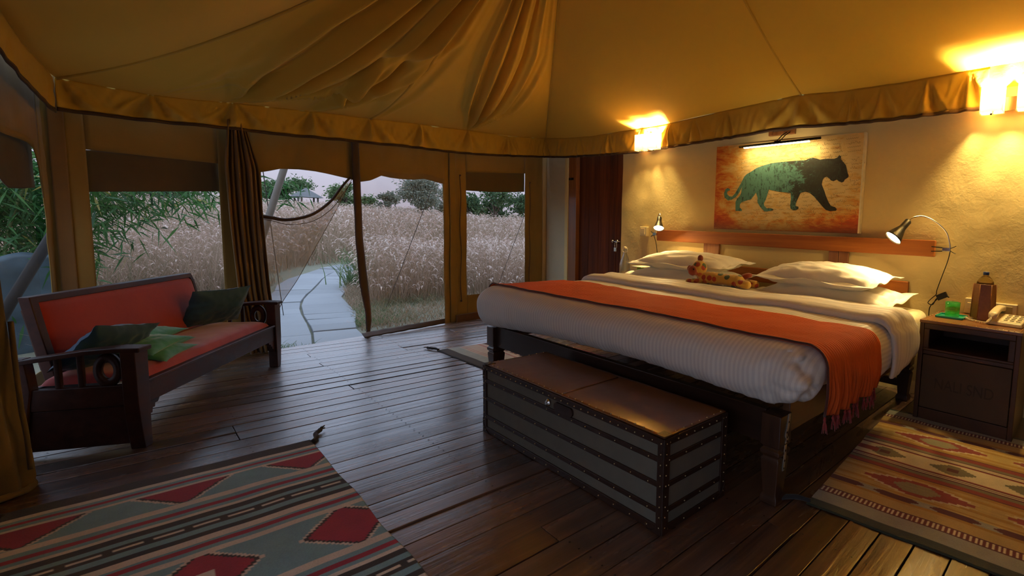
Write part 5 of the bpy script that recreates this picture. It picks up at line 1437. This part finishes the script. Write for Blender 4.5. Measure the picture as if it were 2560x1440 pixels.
M_grn = cloth('green_cushion_velvet', (0.025, 0.32, 0.17), (0.018, 0.22, 0.12), .7, 400, .5, .15, 6)
cushion('cushion', S(1.35, .245, .545), (.42, .31, .12), RS @ Matrix.Rotation(-.45, 3, 'Z') @ Matrix.Rotation(.0, 3, 'Y') @ Matrix.Rotation(-1.15, 3, 'X'), M_teal, 'dark teal square cushion leaning against the back at the doorway end of the red settee', 'cushion', 2.2, .07)
cushion('cushion', S(.235, .225, .505), (.38, .30, .13), RS @ Matrix.Rotation(-.15, 3, 'Z') @ Matrix.Rotation(.14, 3, 'Y') @ Matrix.Rotation(-.90, 3, 'X'), M_teal, 'dark teal cushion slumped behind the front arm post of the red settee', 'cushion', 5.9, .07)
gl = [('lower green cushion of the front pair behind the settee arm', .41, .105, .420, .08, -.04), ('upper green cushion of the front pair behind the settee arm', .37, .125, .475, .02, -.08),
      ('lower green cushion of the rear pair in the middle of the settee', .63, .215, .425, .06, -.04), ('upper green cushion of the rear pair in the middle of the settee', .60, .245, .485, .0, -.08)]
for k, (lb, u, v, z, rz, ty) in enumerate(gl):
    cushion('cushion', S(u, v, z), (.38, .20, .085), RS @ Matrix.Rotation(rz, 3, 'Z') @ Matrix.Rotation(ty, 3, 'Y') @ Matrix.Rotation(.12, 3, 'X'), M_grn, lb, 'cushion', 11 + k * 3, .20, creases=.4, pw=.65)

# ------------------------------------------------------------------ net curtain hanging at the left edge
M_netcurt = cloth('ochre_net_curtain', (0.13, 0.08, 0.020), (0.095, 0.056, 0.014), .9, 600, .1, .2, 6)
def cu_r(z): return interp([(0, .19), (.04, .20), (.16, .195), (.26, .185), (.38, .178), (.53, .168), (.66, .165), (.82, .160), (1.0, .155), (1.23, .155), (1.45, .15), (2.3, .13)], z)
def cfn(u, v):
    z = .006 + 2.25 * v; a = 2 * PI * u; r = cu_r(z)
    f = 1 + .13 * math.sin(a * 9 + 1.5 * math.sin(z * 2.2)) * (.5 + .5 * min(1, z)) + .09 * nz(math.cos(a) * 2, math.sin(a) * 2, z * 1.6)
    return (-3.63 + .9 * r * f * math.cos(a), -.442 + r * .78 * f * math.sin(a) + .012 * (1 - min(1, z)), z)
nc = MB().grid(cfn, 150, 60).build('net_curtain', M_netcurt, None, smooth=True)
tag(nc, 'tall ochre net curtain gathered in folds at the left edge beside the settee', 'curtain')
MB().tube(bez([(-3.63 + .19 * math.cos(a), -.442 + .165 * math.sin(a), .012 + .01 * math.sin(a * 3)) for a in np.linspace(0, 2 * PI, 16)], 4), .014, 7).build('hem_band', M_netcurt, nc, smooth=True)
MB().tube(bez([(-3.60, -.29, .75), (-3.56, -.285, .55), (-3.54, -.28, .38), (-3.56, -.275, .25), (-3.55, -.272, .10)], 6), .008, 6).build('tie_ribbon', M_netcurt, nc, smooth=True)

# ------------------------------------------------------------------ outside: ground, flagged path, grass, trees
rg = random.Random(21); ng = np.random.default_rng(5)
def gz(x, y):
    d = -x; return -.125 + .034 * max(0.0, d - 10.5) * min(1, max(0, d - 10.5) / 4)
def gzv(X):
    d = np.maximum(0, -X - 10.5); return -.125 + .034 * d * np.minimum(1, d / 4)
t = NT('dry_earth')
n_ = t.noise(1.2, 6, .6); n2 = t.noise(18, 5, .65)
t.col(t.mix(n_, t.mix(n2, (.17, .15, .105), (.30, .25, .19)), t.mix(n2, (.10, .135, .07), (.24, .235, .16)))).r(.95); t.bump(n2, .5, .03)
M_earth = t.m
def gfn(u, v):
    x = -5.2 - 140 * u ** 2.2; y = -60 + 150 * v
    return (x, y, gz(x, y) + .02 * nz(x, y, 0, .8))
gr = MB().grid(gfn, 70, 70).build('ground', M_earth, None, smooth=True); gr['kind'] = 'structure'
t = NT('flagstone'); r_ = t.rnd()
a = t.noise(2.2, 6, .62); b = t.noise(22, 4, .6)
c_ = t.mix(a, (.29, .29, .30), (.21, .22, .235)); c_ = t.mix(t.math('MULTIPLY', b, .35), c_, (.32, .31, .31))
hs = t.t.nodes.new('ShaderNodeHueSaturation'); t.t.links.new(c_, hs.inputs['Color']); t.t.links.new(t.math('MULTIPLY_ADD', r_, .3, .85), hs.inputs['Value'])
t.col(hs.outputs[0]).r(.75); t.bump(t.math('ADD', a, t.math('MULTIPLY', b, .3)), .4, .02)
M_flag = t.m
path = struct('path')
PC = [(-5.75, 1.16), (-6.5, 1.26), (-7.3, 1.40), (-8.2, 1.56), (-9.2, 1.76), (-10.6, 2.06), (-12.0, 2.47), (-13.4, 3.05), (-14.5, 3.85), (-15.1, 5.0), (-15.3, 6.6), (-15.3, 8.5)]
pc = [Vector((x, y, 0)) for x, y in PC]; cpt = bez(pc, 12)
acc = [0]
for i in range(1, len(cpt)): acc.append(acc[-1] + (cpt[i] - cpt[i - 1]).length)
def pat(s_):
    s_ = max(0, min(acc[-1] - 1e-3, s_)); i = int(np.searchsorted(acc, s_, 'right')) - 1; i = min(i, len(cpt) - 2)
    k = (s_ - acc[i]) / (acc[i + 1] - acc[i]); p = cpt[i].lerp(cpt[i + 1], k); d = (cpt[i + 1] - cpt[i]).normalized(); return p, Vector((d.y, -d.x, 0))
HW = .52
def ppos(s_, w): p, n = pat(s_); q = p + n * w; return q
s_ = 0.0; lane = [[0.0], [0.0]]
for L in (0, 1):
    s_ = 0.0
    while s_ < 14.5:
        ln = rg.uniform(.42, .95); s1 = s_ + ln; g = .010
        wobm = .05 * math.sin(s_ * 1.3); wobe = .05 * math.sin(s1 * 1.3)
        e0 = HW + .05 * math.sin(s_ * 2.1 + L * 2); e1 = HW + .05 * math.sin(s1 * 2.1 + L * 2)
        sk = rg.uniform(-.05, .05)
        if L == 0: q = [(s_ + g, -e0), (s_ + g + sk, wobm - g), (s1 - g, wobe - g), (s1 - g, -e1)]
        else: q = [(s_ + g, wobm + g), (s_ + g + sk, e0), (s1 - g, e1), (s1 - g, wobe + g)]
        dz = rg.uniform(-.006, .006)
        lo = []; hi = []
        for a_, w_ in q:
            p = ppos(a_, w_); z = gz(p.x, p.y); lo.append((p.x, p.y, z - .04)); hi.append((p.x, p.y, z + .034 + dz + rg.uniform(-.004, .004)))
        MB().hexa(lo[::-1], hi[::-1]).build('paving_stone', M_flag, path, bevel=.008, seg=1)
        s_ = s1
def pdist(x, y):
    return min(math.hypot(x - p.x, y - p.y) for p in cpt[::3])

def attr_mesh(name, V, F, T, mat, label=None, cat=None, parent=None):
    me = bpy.data.meshes.new(name); 
    me.vertices.add(len(V)); me.vertices.foreach_set('co', np.asarray(V, np.float32).ravel())
    F = np.asarray(F, np.int32); me.loops.add(F.size); me.loops.foreach_set('vertex_index', F.ravel())
    me.polygons.add(len(F)); me.polygons.foreach_set('loop_start', np.arange(0, F.size, F.shape[1], dtype=np.int32)); me.polygons.foreach_set('loop_total', np.full(len(F), F.shape[1], np.int32))
    me.update(calc_edges=True); me.materials.append(mat)
    a_ = me.attributes.new('tint', 'FLOAT', 'POINT'); a_.data.foreach_set('value', np.asarray(T, np.float32))
    o = bpy.data.objects.new(name, me); COL.objects.link(o)
    if parent is not None: child(o, parent)
    o['kind'] = 'stuff'
    return tag(o, label, cat)
def tint_mat(name, stops, rough=.85, transl=.35):
    t = NT(name); at = t.n('ShaderNodeAttribute'); at.attribute_name = 'tint'
    c = t.ramp(at.outputs['Fac'], stops); t.col(c).r(rough)
    tr = t.n('ShaderNodeBsdfTranslucent'); t.t.links.new(c, tr.inputs[0]); mx = t.n('ShaderNodeMixShader'); mx.inputs[0].default_value = transl
    t.t.links.new(t.b.outputs[0], mx.inputs[1]); t.t.links.new(tr.outputs[0], mx.inputs[2]); t.t.links.new(mx.outputs[0], t.out.inputs[0]); return t.m
M_stalk = tint_mat('dry_grass_stalk', [(0, (.14, .17, .085)), (.3, (.30, .215, .13)), (.7, (.54, .37, .27)), (1, (.68, .51, .41))])
M_plume = tint_mat('grass_plume', [(0, (.46, .27, .20)), (.5, (.62, .43, .35)), (1, (.78, .62, .53))])
M_leaf = tint_mat('tree_leaf', [(0, (.04, .085, .035)), (.5, (.12, .19, .075)), (1, (.28, .34, .16))])
M_leafp = tint_mat('hazed_tree_leaf', [(0, (.12, .14, .10)), (.5, (.28, .30, .22)), (1, (.46, .46, .37))])  # leaf tones lightened to carry distance haze in the colour
M_bamboo = tint_mat('bamboo_leaf', [(0, (.010, .050, .012)), (.5, (.040, .150, .030)), (.93, (.11, .27, .07)), (.95, (.42, .36, .09)), (1, (.55, .45, .12))], .5)
M_bark = flat('bark', (.14, .10, .075), .9, 0, 20, .3, .3)

def blades(P, H, W, lean, tint, bow=1.0):
    """curved strips of 3 quads at points P"""
    n = len(P); az = ng.uniform(0, 2 * PI, n); face = ng.uniform(0, 2 * PI, n)
    D = np.stack([np.cos(az), np.sin(az), 0 * az], 1); Wd = np.stack([np.cos(face), np.sin(face), 0 * face], 1)
    V = np.zeros((n, 8, 3)); 
    for k, tt in enumerate((0, .4, .75, 1.0)):
        c = P + D * (lean * tt ** 2)[:, None] + np.array([0, 0, 1.0]) * (H * (tt - .12 * bow * tt ** 3 * (lean / np.maximum(H, .01))))[:, None]
        w = (W * (1 - .75 * tt))[:, None] * Wd
        V[:, k * 2] = c - w; V[:, k * 2 + 1] = c + w
    b = (np.arange(n) * 8)[:, None]
    F = np.concatenate([b + np.array([[0, 1, 3, 2]]), b + np.array([[2, 3, 5, 4]]), b + np.array([[4, 5, 7, 6]])], 0)
    return V.reshape(-1, 3), F, np.repeat(tint, 8), P + D * lean[:, None] + np.array([0, 0, 1.0]) * (H * (1 - .12 * bow * lean / np.maximum(H, .01)))[:, None], D
def plumes(Pt, D, L, W, tint):
    n = len(Pt); V = np.zeros((n, 8, 3)); az = ng.uniform(0, 2 * PI, n); S_ = np.stack([np.cos(az), np.sin(az), 0 * az], 1)
    dr = D * .55 + np.array([0, 0, .55]); 
    for k, (tt, w) in enumerate(((0, .25), (.35, 1), (.7, .8), (1, .15))):
        c = Pt + dr * (L * tt)[:, None] - np.array([0, 0, 1.0]) * (L * .75 * tt * tt)[:, None]
        V[:, 2 * k] = c - S_ * (W * w)[:, None]; V[:, 2 * k + 1] = c + S_ * (W * w)[:, None]
    b = (np.arange(n) * 8)[:, None]
    F = np.concatenate([b + np.array([[0, 1, 3, 2]]), b + np.array([[2, 3, 5, 4]]), b + np.array([[4, 5, 7, 6]])], 0)
    return V.reshape(-1, 3), F, np.repeat(tint, 8)
def cat(parts):
    V, F, T = [], [], []; o = 0
    for v, f, t_ in parts: V.append(v); F.append(f + o); T.append(t_); o += len(v)
    return np.concatenate(V), np.concatenate(F), np.concatenate(T)
pp2 = np.array([(p.x, p.y) for p in cpt])
def away(P, r):
    d = np.min(np.hypot(P[:, None, 0] - pp2[None, :, 0], P[:, None, 1] - pp2[None, :, 1]), 1); return d > r
def scatter(n, x0, x1, a0, a1, clear):
    X = ng.uniform(x0, x1, n); A = ng.uniform(math.radians(a0), math.radians(a1), n); Y = -X * np.tan(A)
    P = np.stack([X, Y, gzv(X)], 1); return P[away(P, clear)]
def cl(P, s): return np.array([noise.noise(Vector((p[0] * s, p[1] * s, 0))) for p in P])
stalk, plume = [], []
# near field right of the path and in front of the right window
def field(n, x0, x1, a0, a1, hmin, hmax, w, pl, clear=.75, pink=.5, head=.13, hw=.011):
    P = scatter(n, x0, x1, a0, a1, clear); c = cl(P, .7)
    H = ng.uniform(hmin, hmax, len(P)) * (1 + .22 * c); lean = ng.uniform(.05, .65, len(P)) * H
    tint = np.clip(.45 + .35 * c + ng.uniform(-.25, .3, len(P)), 0, 1)
    v, f, t_, tip, D = blades(P, H, np.full(len(P), w), lean, tint); stalk.append((v, f, t_))
    k = ng.random(len(P)) < pl
    plume.append(plumes(tip[k], D[k], ng.uniform(.7, 1.3, k.sum()) * head, np.full(k.sum(), hw), np.clip(pink + .4 * c[k] + ng.uniform(-.25, .3, k.sum()), 0, 1)))
field(7500, -11.5, -8.9, 15.2, 33, .22, 1.08, .0045, .62, pink=.72, head=.15, hw=.014)
field(5200, -12.6, -10.4, -3, 9, .2, 1.08, .0045, .35, pink=.5)
field(4200, -12.8, -11.0, 9, 15.5, .2, 1.0, .0045, .5, .95)
field(8500, -17, -11.5, 12, 34, .35, 1.2, .006, .6, .95, head=.17, hw=.014)
field(6000, -17, -12, -4, 12, .35, 1.25, .006, .5, .95, head=.17, hw=.014)
field(11000, -30, -17, -5, 35, .8, 1.35, .012, .55, 1.2, head=.26, hw=.024, pink=.55)
field(9000, -62, -30, -5, 36, .8, 1.25, .03, .5, 1.2, head=.45, hw=.05, pink=.45)
# low tufts and short grass near the tent
P = scatter(12000, -11.5, -6.9, 12.5, 34, .52); c = cl(P, 1.1); H = ng.uniform(.03, .13, len(P)) * (1 + .5 * c) + .10 * np.clip((-P[:, 0] - 8.3) / 1.2, 0, 1)
v, f, t_, tip, D = blades(P, H, np.full(len(P), .005), H * ng.uniform(.4, 1.4, len(P)), np.clip(.30 - .5 * c + ng.uniform(-.2, .3, len(P)), 0, 1)); stalk.append((v, f, t_))
P = scatter(5000, -13, -7, -3, 9.5, .62); c = cl(P, 1.1); H = ng.uniform(.05, .3, len(P))
v, f, t_, tip, D = blades(P, H, np.full(len(P), .005), H * ng.uniform(.3, 1.0, len(P)), np.clip(.25 - .5 * c + ng.uniform(-.2, .3, len(P)), 0, 1)); stalk.append((v, f, t_))
attr_mesh('dry_grass', *cat(stalk), M_stalk, 'tall dry savanna grass filling the field beyond the tent', 'grass')
attr_mesh('grass_plumes', *cat(plume), M_plume, 'pinkish feathery seed heads on the tall dry grass outside', 'grass')
P = np.array([[-7.2 - abs(ng.normal(0, .75)), 2.05 + ng.normal(0, .22), 0] for _ in range(2600)]); P[:, 1] += (-P[:, 0] - 7.2) * .19; P = P[away(P, .50)]; P[:, 2] = gzv(P[:, 0]); H = ng.uniform(.015, .07, len(P))
attr_mesh('short_green_grass', *blades(P, H, np.full(len(P), .004), H * ng.uniform(.4, 1.3, len(P)), np.clip(ng.uniform(.3, 1, len(P)), 0, .95))[:3], M_leaf, 'short green grass along the right edge of the stone path', 'grass')
# green tussock by the bend of the path, weeds at the step
P = np.array([[-11.3 + ng.normal(0, .22), 1.62 * 0 + 2.62 + ng.normal(0, .2), 0] for _ in range(420)]); P[:, 2] = gzv(P[:, 0]); H = ng.uniform(.3, .85, len(P))
P[:, 1] += 0.55
tb = blades(P, H, np.full(len(P), .009), H * ng.uniform(.2, .8, len(P)), np.clip(ng.uniform(.2, 1, len(P)), 0, .9))[:3]
attr_mesh('grass_tussock', *tb, M_leaf, 'green long bladed grass tussock beside the bend of the stone path', 'grass')
P = np.array([[-6.35 + ng.normal(0, .10), .90 + abs(ng.normal(0, .13)), -.12] for _ in range(260)]); H = ng.uniform(.02, .08, len(P))
attr_mesh('weeds', *blades(P, H, np.full(len(P), .004), H * ng.uniform(.3, 1, len(P)), np.clip(ng.uniform(.3, .9, len(P)), 0, .9))[:3], M_leaf, 'small green weeds growing by the doorway step', 'weed')

def leaves(centres, radii, n, size, tint0, flat_=1.0):
    per = ng.choice(len(centres), n, p=np.array([r ** 2 for r in radii]) / sum(r ** 2 for r in radii))
    C = np.array(centres)[per]; R = np.array(radii)[per]
    d = ng.normal(size=(n, 3)); d /= np.linalg.norm(d, axis=1)[:, None]
    rad = R * np.abs(ng.normal(.72, .42, n))
    P = C + d * rad[:, None] * np.array([1, 1, flat_])
    a = ng.normal(size=(n, 3)); a /= np.linalg.norm(a, axis=1)[:, None]; b = np.cross(a, ng.normal(size=(n, 3))); b /= np.linalg.norm(b, axis=1)[:, None]
    s = size * ng.uniform(.6, 1.3, n)[:, None]
    V = np.stack([P - a * s, P + b * s * .45, P + a * s, P - b * s * .45], 1).reshape(-1, 3)
    F = (np.arange(n) * 4)[:, None] + np.array([[0, 1, 2, 3]])
    return V, F, np.repeat(np.clip(tint0 + ng.normal(0, .2, n), 0, 1), 4)
def tree(az, d, zc, rx, rz, n, leaf, mat, tint, label, lumps=12, seed=0, trunk=True, spread=.75):
    a = math.radians(az); x, y = -d * math.cos(a), d * math.sin(a); g = gz(x, y) - .05
    root = thing('tree', (x, y, g), label, 'tree')
    r = random.Random(seed); cs = []; rs_ = []
    for k in range(lumps):
        t_ = r.uniform(0, 2 * PI); q = r.uniform(.1, spread); h = r.uniform(-.75, .8)
        cs.append((x + rx * q * math.cos(t_) * (1 - .3 * abs(h)), y + rx * q * math.sin(t_) * (1 - .3 * abs(h)), zc + rz * h * .8)); rs_.append(rx * r.uniform(.22, .42))
    V, F, T = leaves(cs, rs_, n, leaf, tint, .75)
    o = attr_mesh('foliage', V, F, T, mat, parent=root)
    m = MB(); tr_ = max(.05, rx * .06)
    m.tube(bez([(x, y, g), (x + .05 * rx, y, g + (zc - g) * .5), (x, y + .05 * rx, zc)], 4), [tr_ * (1 - .07 * k) for k in range(9)], 7)
    m.build('trunk', M_bark, root, smooth=True)
    for k in range(0, lumps):
        c = cs[k]; MB().tube(bez([(x, y, g + (zc - g) * r.uniform(.45, .9)), ((x + c[0]) / 2, (y + c[1]) / 2, (zc + c[2]) / 2), c], 3), [tr_ * .5, tr_ * .45, tr_ * .4, tr_ * .35, tr_ * .3, tr_ * .22, tr_ * .12], 5).build('branch', M_bark, root, smooth=True)
    return root
tree(9.2, 62, 3.30, 1.9, 1.35, 2600, .16, M_leaf, .42, 'round dark green tree left of the thatched shelter', 16, 1)
tree(10.9, 74, 4.75, 2.0, 1.0, 1300, .15, M_leaf, .38, 'thin crowned tree behind the thatched shelter', 12, 2)
tree(14.1, 58, 3.15, 1.55, 1.55, 2300, .15, M_leaf, .62, 'fresh green tree between the thatched shelter and the door strip', 15, 3)
tree(15.7, 66, 2.95, 1.25, .85, 1100, .15, M_leaf, .42, 'low green bush just right of the door strip', 10, 4)
tree(17.3, 60, 3.2, 1.1, .9, 1100, .15, M_leafp, .30, 'small grey green tree at the left foot of the big tree', 10, 5)
tree(20.2, 44, 3.25, 1.75, 1.75, 4200, .12, M_leafp, .42, 'big haze paled tree rising over the grass behind the door net', 24, 6)
tree(22.4, 47, 2.9, 1.7, 1.4, 2300, .13, M_leafp, .75, 'hazy pale tree right of the big tree beside the tent pillar', 14, 7)
for k, (az, d, zc, rx, rz, tn) in enumerate(((24.6, 40, 2.45, 1.6, 1.0, .15), (27.0, 38, 2.7, 1.9, 1.3, .22), (29.6, 42, 2.9, 1.7, 1.2, .12))):
    tree(az, d, zc, rx, rz, 1800, .13, M_leaf, tn, ['dark bush at the left end of the hedge in the right window', 'dark bush in the middle of the hedge in the right window', 'dark bush at the right end of the hedge in the right window'][k], 12, 10 + k)
tree(2.0, 40, 2.3, 2.6, 1.1, 2200, .14, M_leaf, .12, 'dark shrub far behind the bamboo in the left window', 14, 16)

# thatched shelter
sh = thing('shelter', (-58.8, 11.67, 1.5), 'small open shelter with a grey tiered shingle roof standing in the field', 'gazebo')
M_shing = flat('grey_shingle', (.17, .165, .165), .9, 0, 3, .2, .3); M_post = flat('grey_post', (.20, .18, .16), .9)
cx, cy = -58.8, 11.67
for k in range(7):
    f0 = 1 - k / 7; f1 = 1 - (k + 1) / 7 - .02; z0 = 3.02 + .125 * k
    w0, w1 = 1.08 * f0 + .02, 1.08 * max(.03, f1)
    MB().hexa([(cx - w0, cy - w0, z0), (cx + w0, cy - w0, z0), (cx + w0, cy + w0, z0), (cx - w0, cy + w0, z0)], [(cx - w1, cy - w1, z0 + .15), (cx + w1, cy - w1, z0 + .15), (cx + w1, cy + w1, z0 + .15), (cx - w1, cy + w1, z0 + .15)]).build('shingle_tier', M_shing, sh)
for a_ in (-.72, .72):
    for b_ in (-.72, .72): MB().tube([(cx + a_, cy + b_, 1.3), (cx + a_, cy + b_, 3.06)], .07, 8).build('post', M_post, sh, smooth=True)

# bamboo outside the left window
bam = thing('bamboo', (-8.6, -.55, -.12), 'green bamboo clump arching across the left window', 'bamboo')
BV, BF, BT = [], [], []; o_ = 0
M_culm = flat('bamboo_culm', (.16, .20, .07), .5, 0, 10, .2, .05)
rb2 = random.Random(4)
tips = []
for k in range(17):
    y0 = -1.2 + rb2.uniform(-.4, .9); x0 = -8.4 + rb2.uniform(-.6, .5); L_ = rb2.uniform(.5, 2.1) * (1 if k < 12 else .4); h = rb2.uniform(1.30, 1.80)
    pts = bez([(x0, y0, -.15), (x0 - .05, y0 + .10 * L_, h * .6), (x0 + .05, y0 + .45 * L_, h), (x0 + .1, y0 + L_, h - rb2.uniform(.05, .45))], 8)
    MB().tube(pts, [.016 * (1 - .03 * i) for i in range(len(pts))], 6).build('culm', M_culm, bam, smooth=True); tips += [p for p in pts[5:]]
for k in range(7000):
    p = rb2.choice(tips) + Vector((rb2.gauss(0, .10), rb2.gauss(0, .13), rb2.gauss(-.05, .14)))
    if k > 5600: p = Vector((-8.3 + rb2.gauss(0, .25), -.42 + rb2.gauss(0, .13), rb2.uniform(-.05, 1.1)))
    d = Vector((rb2.gauss(0, .5), rb2.gauss(.15, .5), rb2.uniform(-1.0, .15))).normalized(); L_ = rb2.uniform(.12, .26); w = d.cross(Vector((rb2.gauss(0, 1), rb2.gauss(0, 1), rb2.gauss(0, 1)))).normalized() * rb2.uniform(.007, .012)
    dr = Vector((0, 0, -.03))
    BV += [p, p + d * L_ * .35 - w, p + d * L_ + dr, p + d * L_ * .35 + w]; BF.append((o_, o_ + 1, o_ + 2, o_ + 3)); BT += [min(1, max(0, rb2.gauss(.5, .22)))] * 4; o_ += 4
attr_mesh('bamboo_leaves', np.array([tuple(v) for v in BV]), np.array(BF), np.array(BT), M_bamboo, parent=bam)
# things seen through the far left window
M_tarp = flat('blue_grey_tarpaulin', (.06, .095, .12), .4, 0, 6, .6, .5)
tarp = MB().grid(lambda u, v: (-7.4 - .5 * u + .05 * nz(u * 4, v * 4, 2), -.98 + .75 * u, .86 - .16 * (1 - u) - .95 * v + .10 * nz(u * 3, v * 3, 5)), 20, 20).build('tarpaulin', M_tarp, None, smooth=True, thick=.004)
tag(tarp, 'crumpled blue grey tarpaulin hanging outside the far left window', 'tarpaulin')
M_log = flat('dark_log', (.022, .018, .016), .95, 0, 12, .3, .2)
tag(MB().tube([(-7.0, -.80, -.2), (-7.0, -.55, .45), (-7.0, -.30, 1.05)], .035, 8).build('leaning_pole', M_log, None, smooth=True), 'dark pole leaning in front of the blue tarpaulin outside the far left window', 'pole')
tag(MB().tube([(-8.8, -.95, .95), (-8.8, -.35, 1.38)], .03, 8).build('bamboo_pole', M_culm, None, smooth=True), 'pale green bamboo pole slanting outside the far left window', 'pole')

# tent rigging outside the doorway
M_pole = flat('weathered_pole', (.25, .215, .18), .8, 0, 20, .2, .15)
tag(MB().tube([(-7.3, .79, -.13), (-7.2, 1.017, .924), (-7.15, 1.24, 1.78), (-7.12, 1.33, 2.15)], [.034, .033, .032, .031], 10).build('tent_pole', M_pole, None, smooth=True), 'weathered wooden tent pole leaning outside the open doorway', 'pole')
M_rope = flat('guy_rope', (.10, .085, .075), .9)
for pts, lb in (([(-6.6, 2.85, 2.5), (-8.5, 2.60, -.12)], 'thin guy rope running down to the grass seen through the door net'), ([(-6.9, 4.3, 2.2), (-8.8, 4.62, .30), (-9.1, 4.66, -.12)], 'thin guy rope crossing the right hand window'), ([(-6.6, .95, 2.1), (-8.5, 1.40, -.12)], 'thin guy rope running down behind the draped net')):
    tag(MB().tube(pts, .0045, 5).build('guy_rope', M_rope, None, smooth=True), lb, 'rope')

# groups of repeated things
GROUPS = {'pillow': 'white pillows stacked on the bed', 'tree': 'trees and bushes along the far edge of the field', 'wall_sconce': 'frosted glass sconces on the plaster wall',
          'reading_lamp': 'reading lamps clipped to the headboard', 'bedside_cabinet': 'bedside cabinets either side of the bed', 'rug': 'woven rugs on the plank floor',
          'guy_rope': 'guy ropes outside the canvas wall', 'tumbler': 'green tumblers on the bedside cabinets', 'wall_switch': 'cream switch plates on the plaster wall'}
for o in COL.objects:
    k = o.name.split('.')[0]
    if o.parent is None and k in GROUPS: o['group'] = GROUPS[k]
    if o.parent is None and k == 'cushion': o['group'] = 'green cushions on the settee' if o['label'].split()[1] == 'green' else 'teal cushions on the settee'
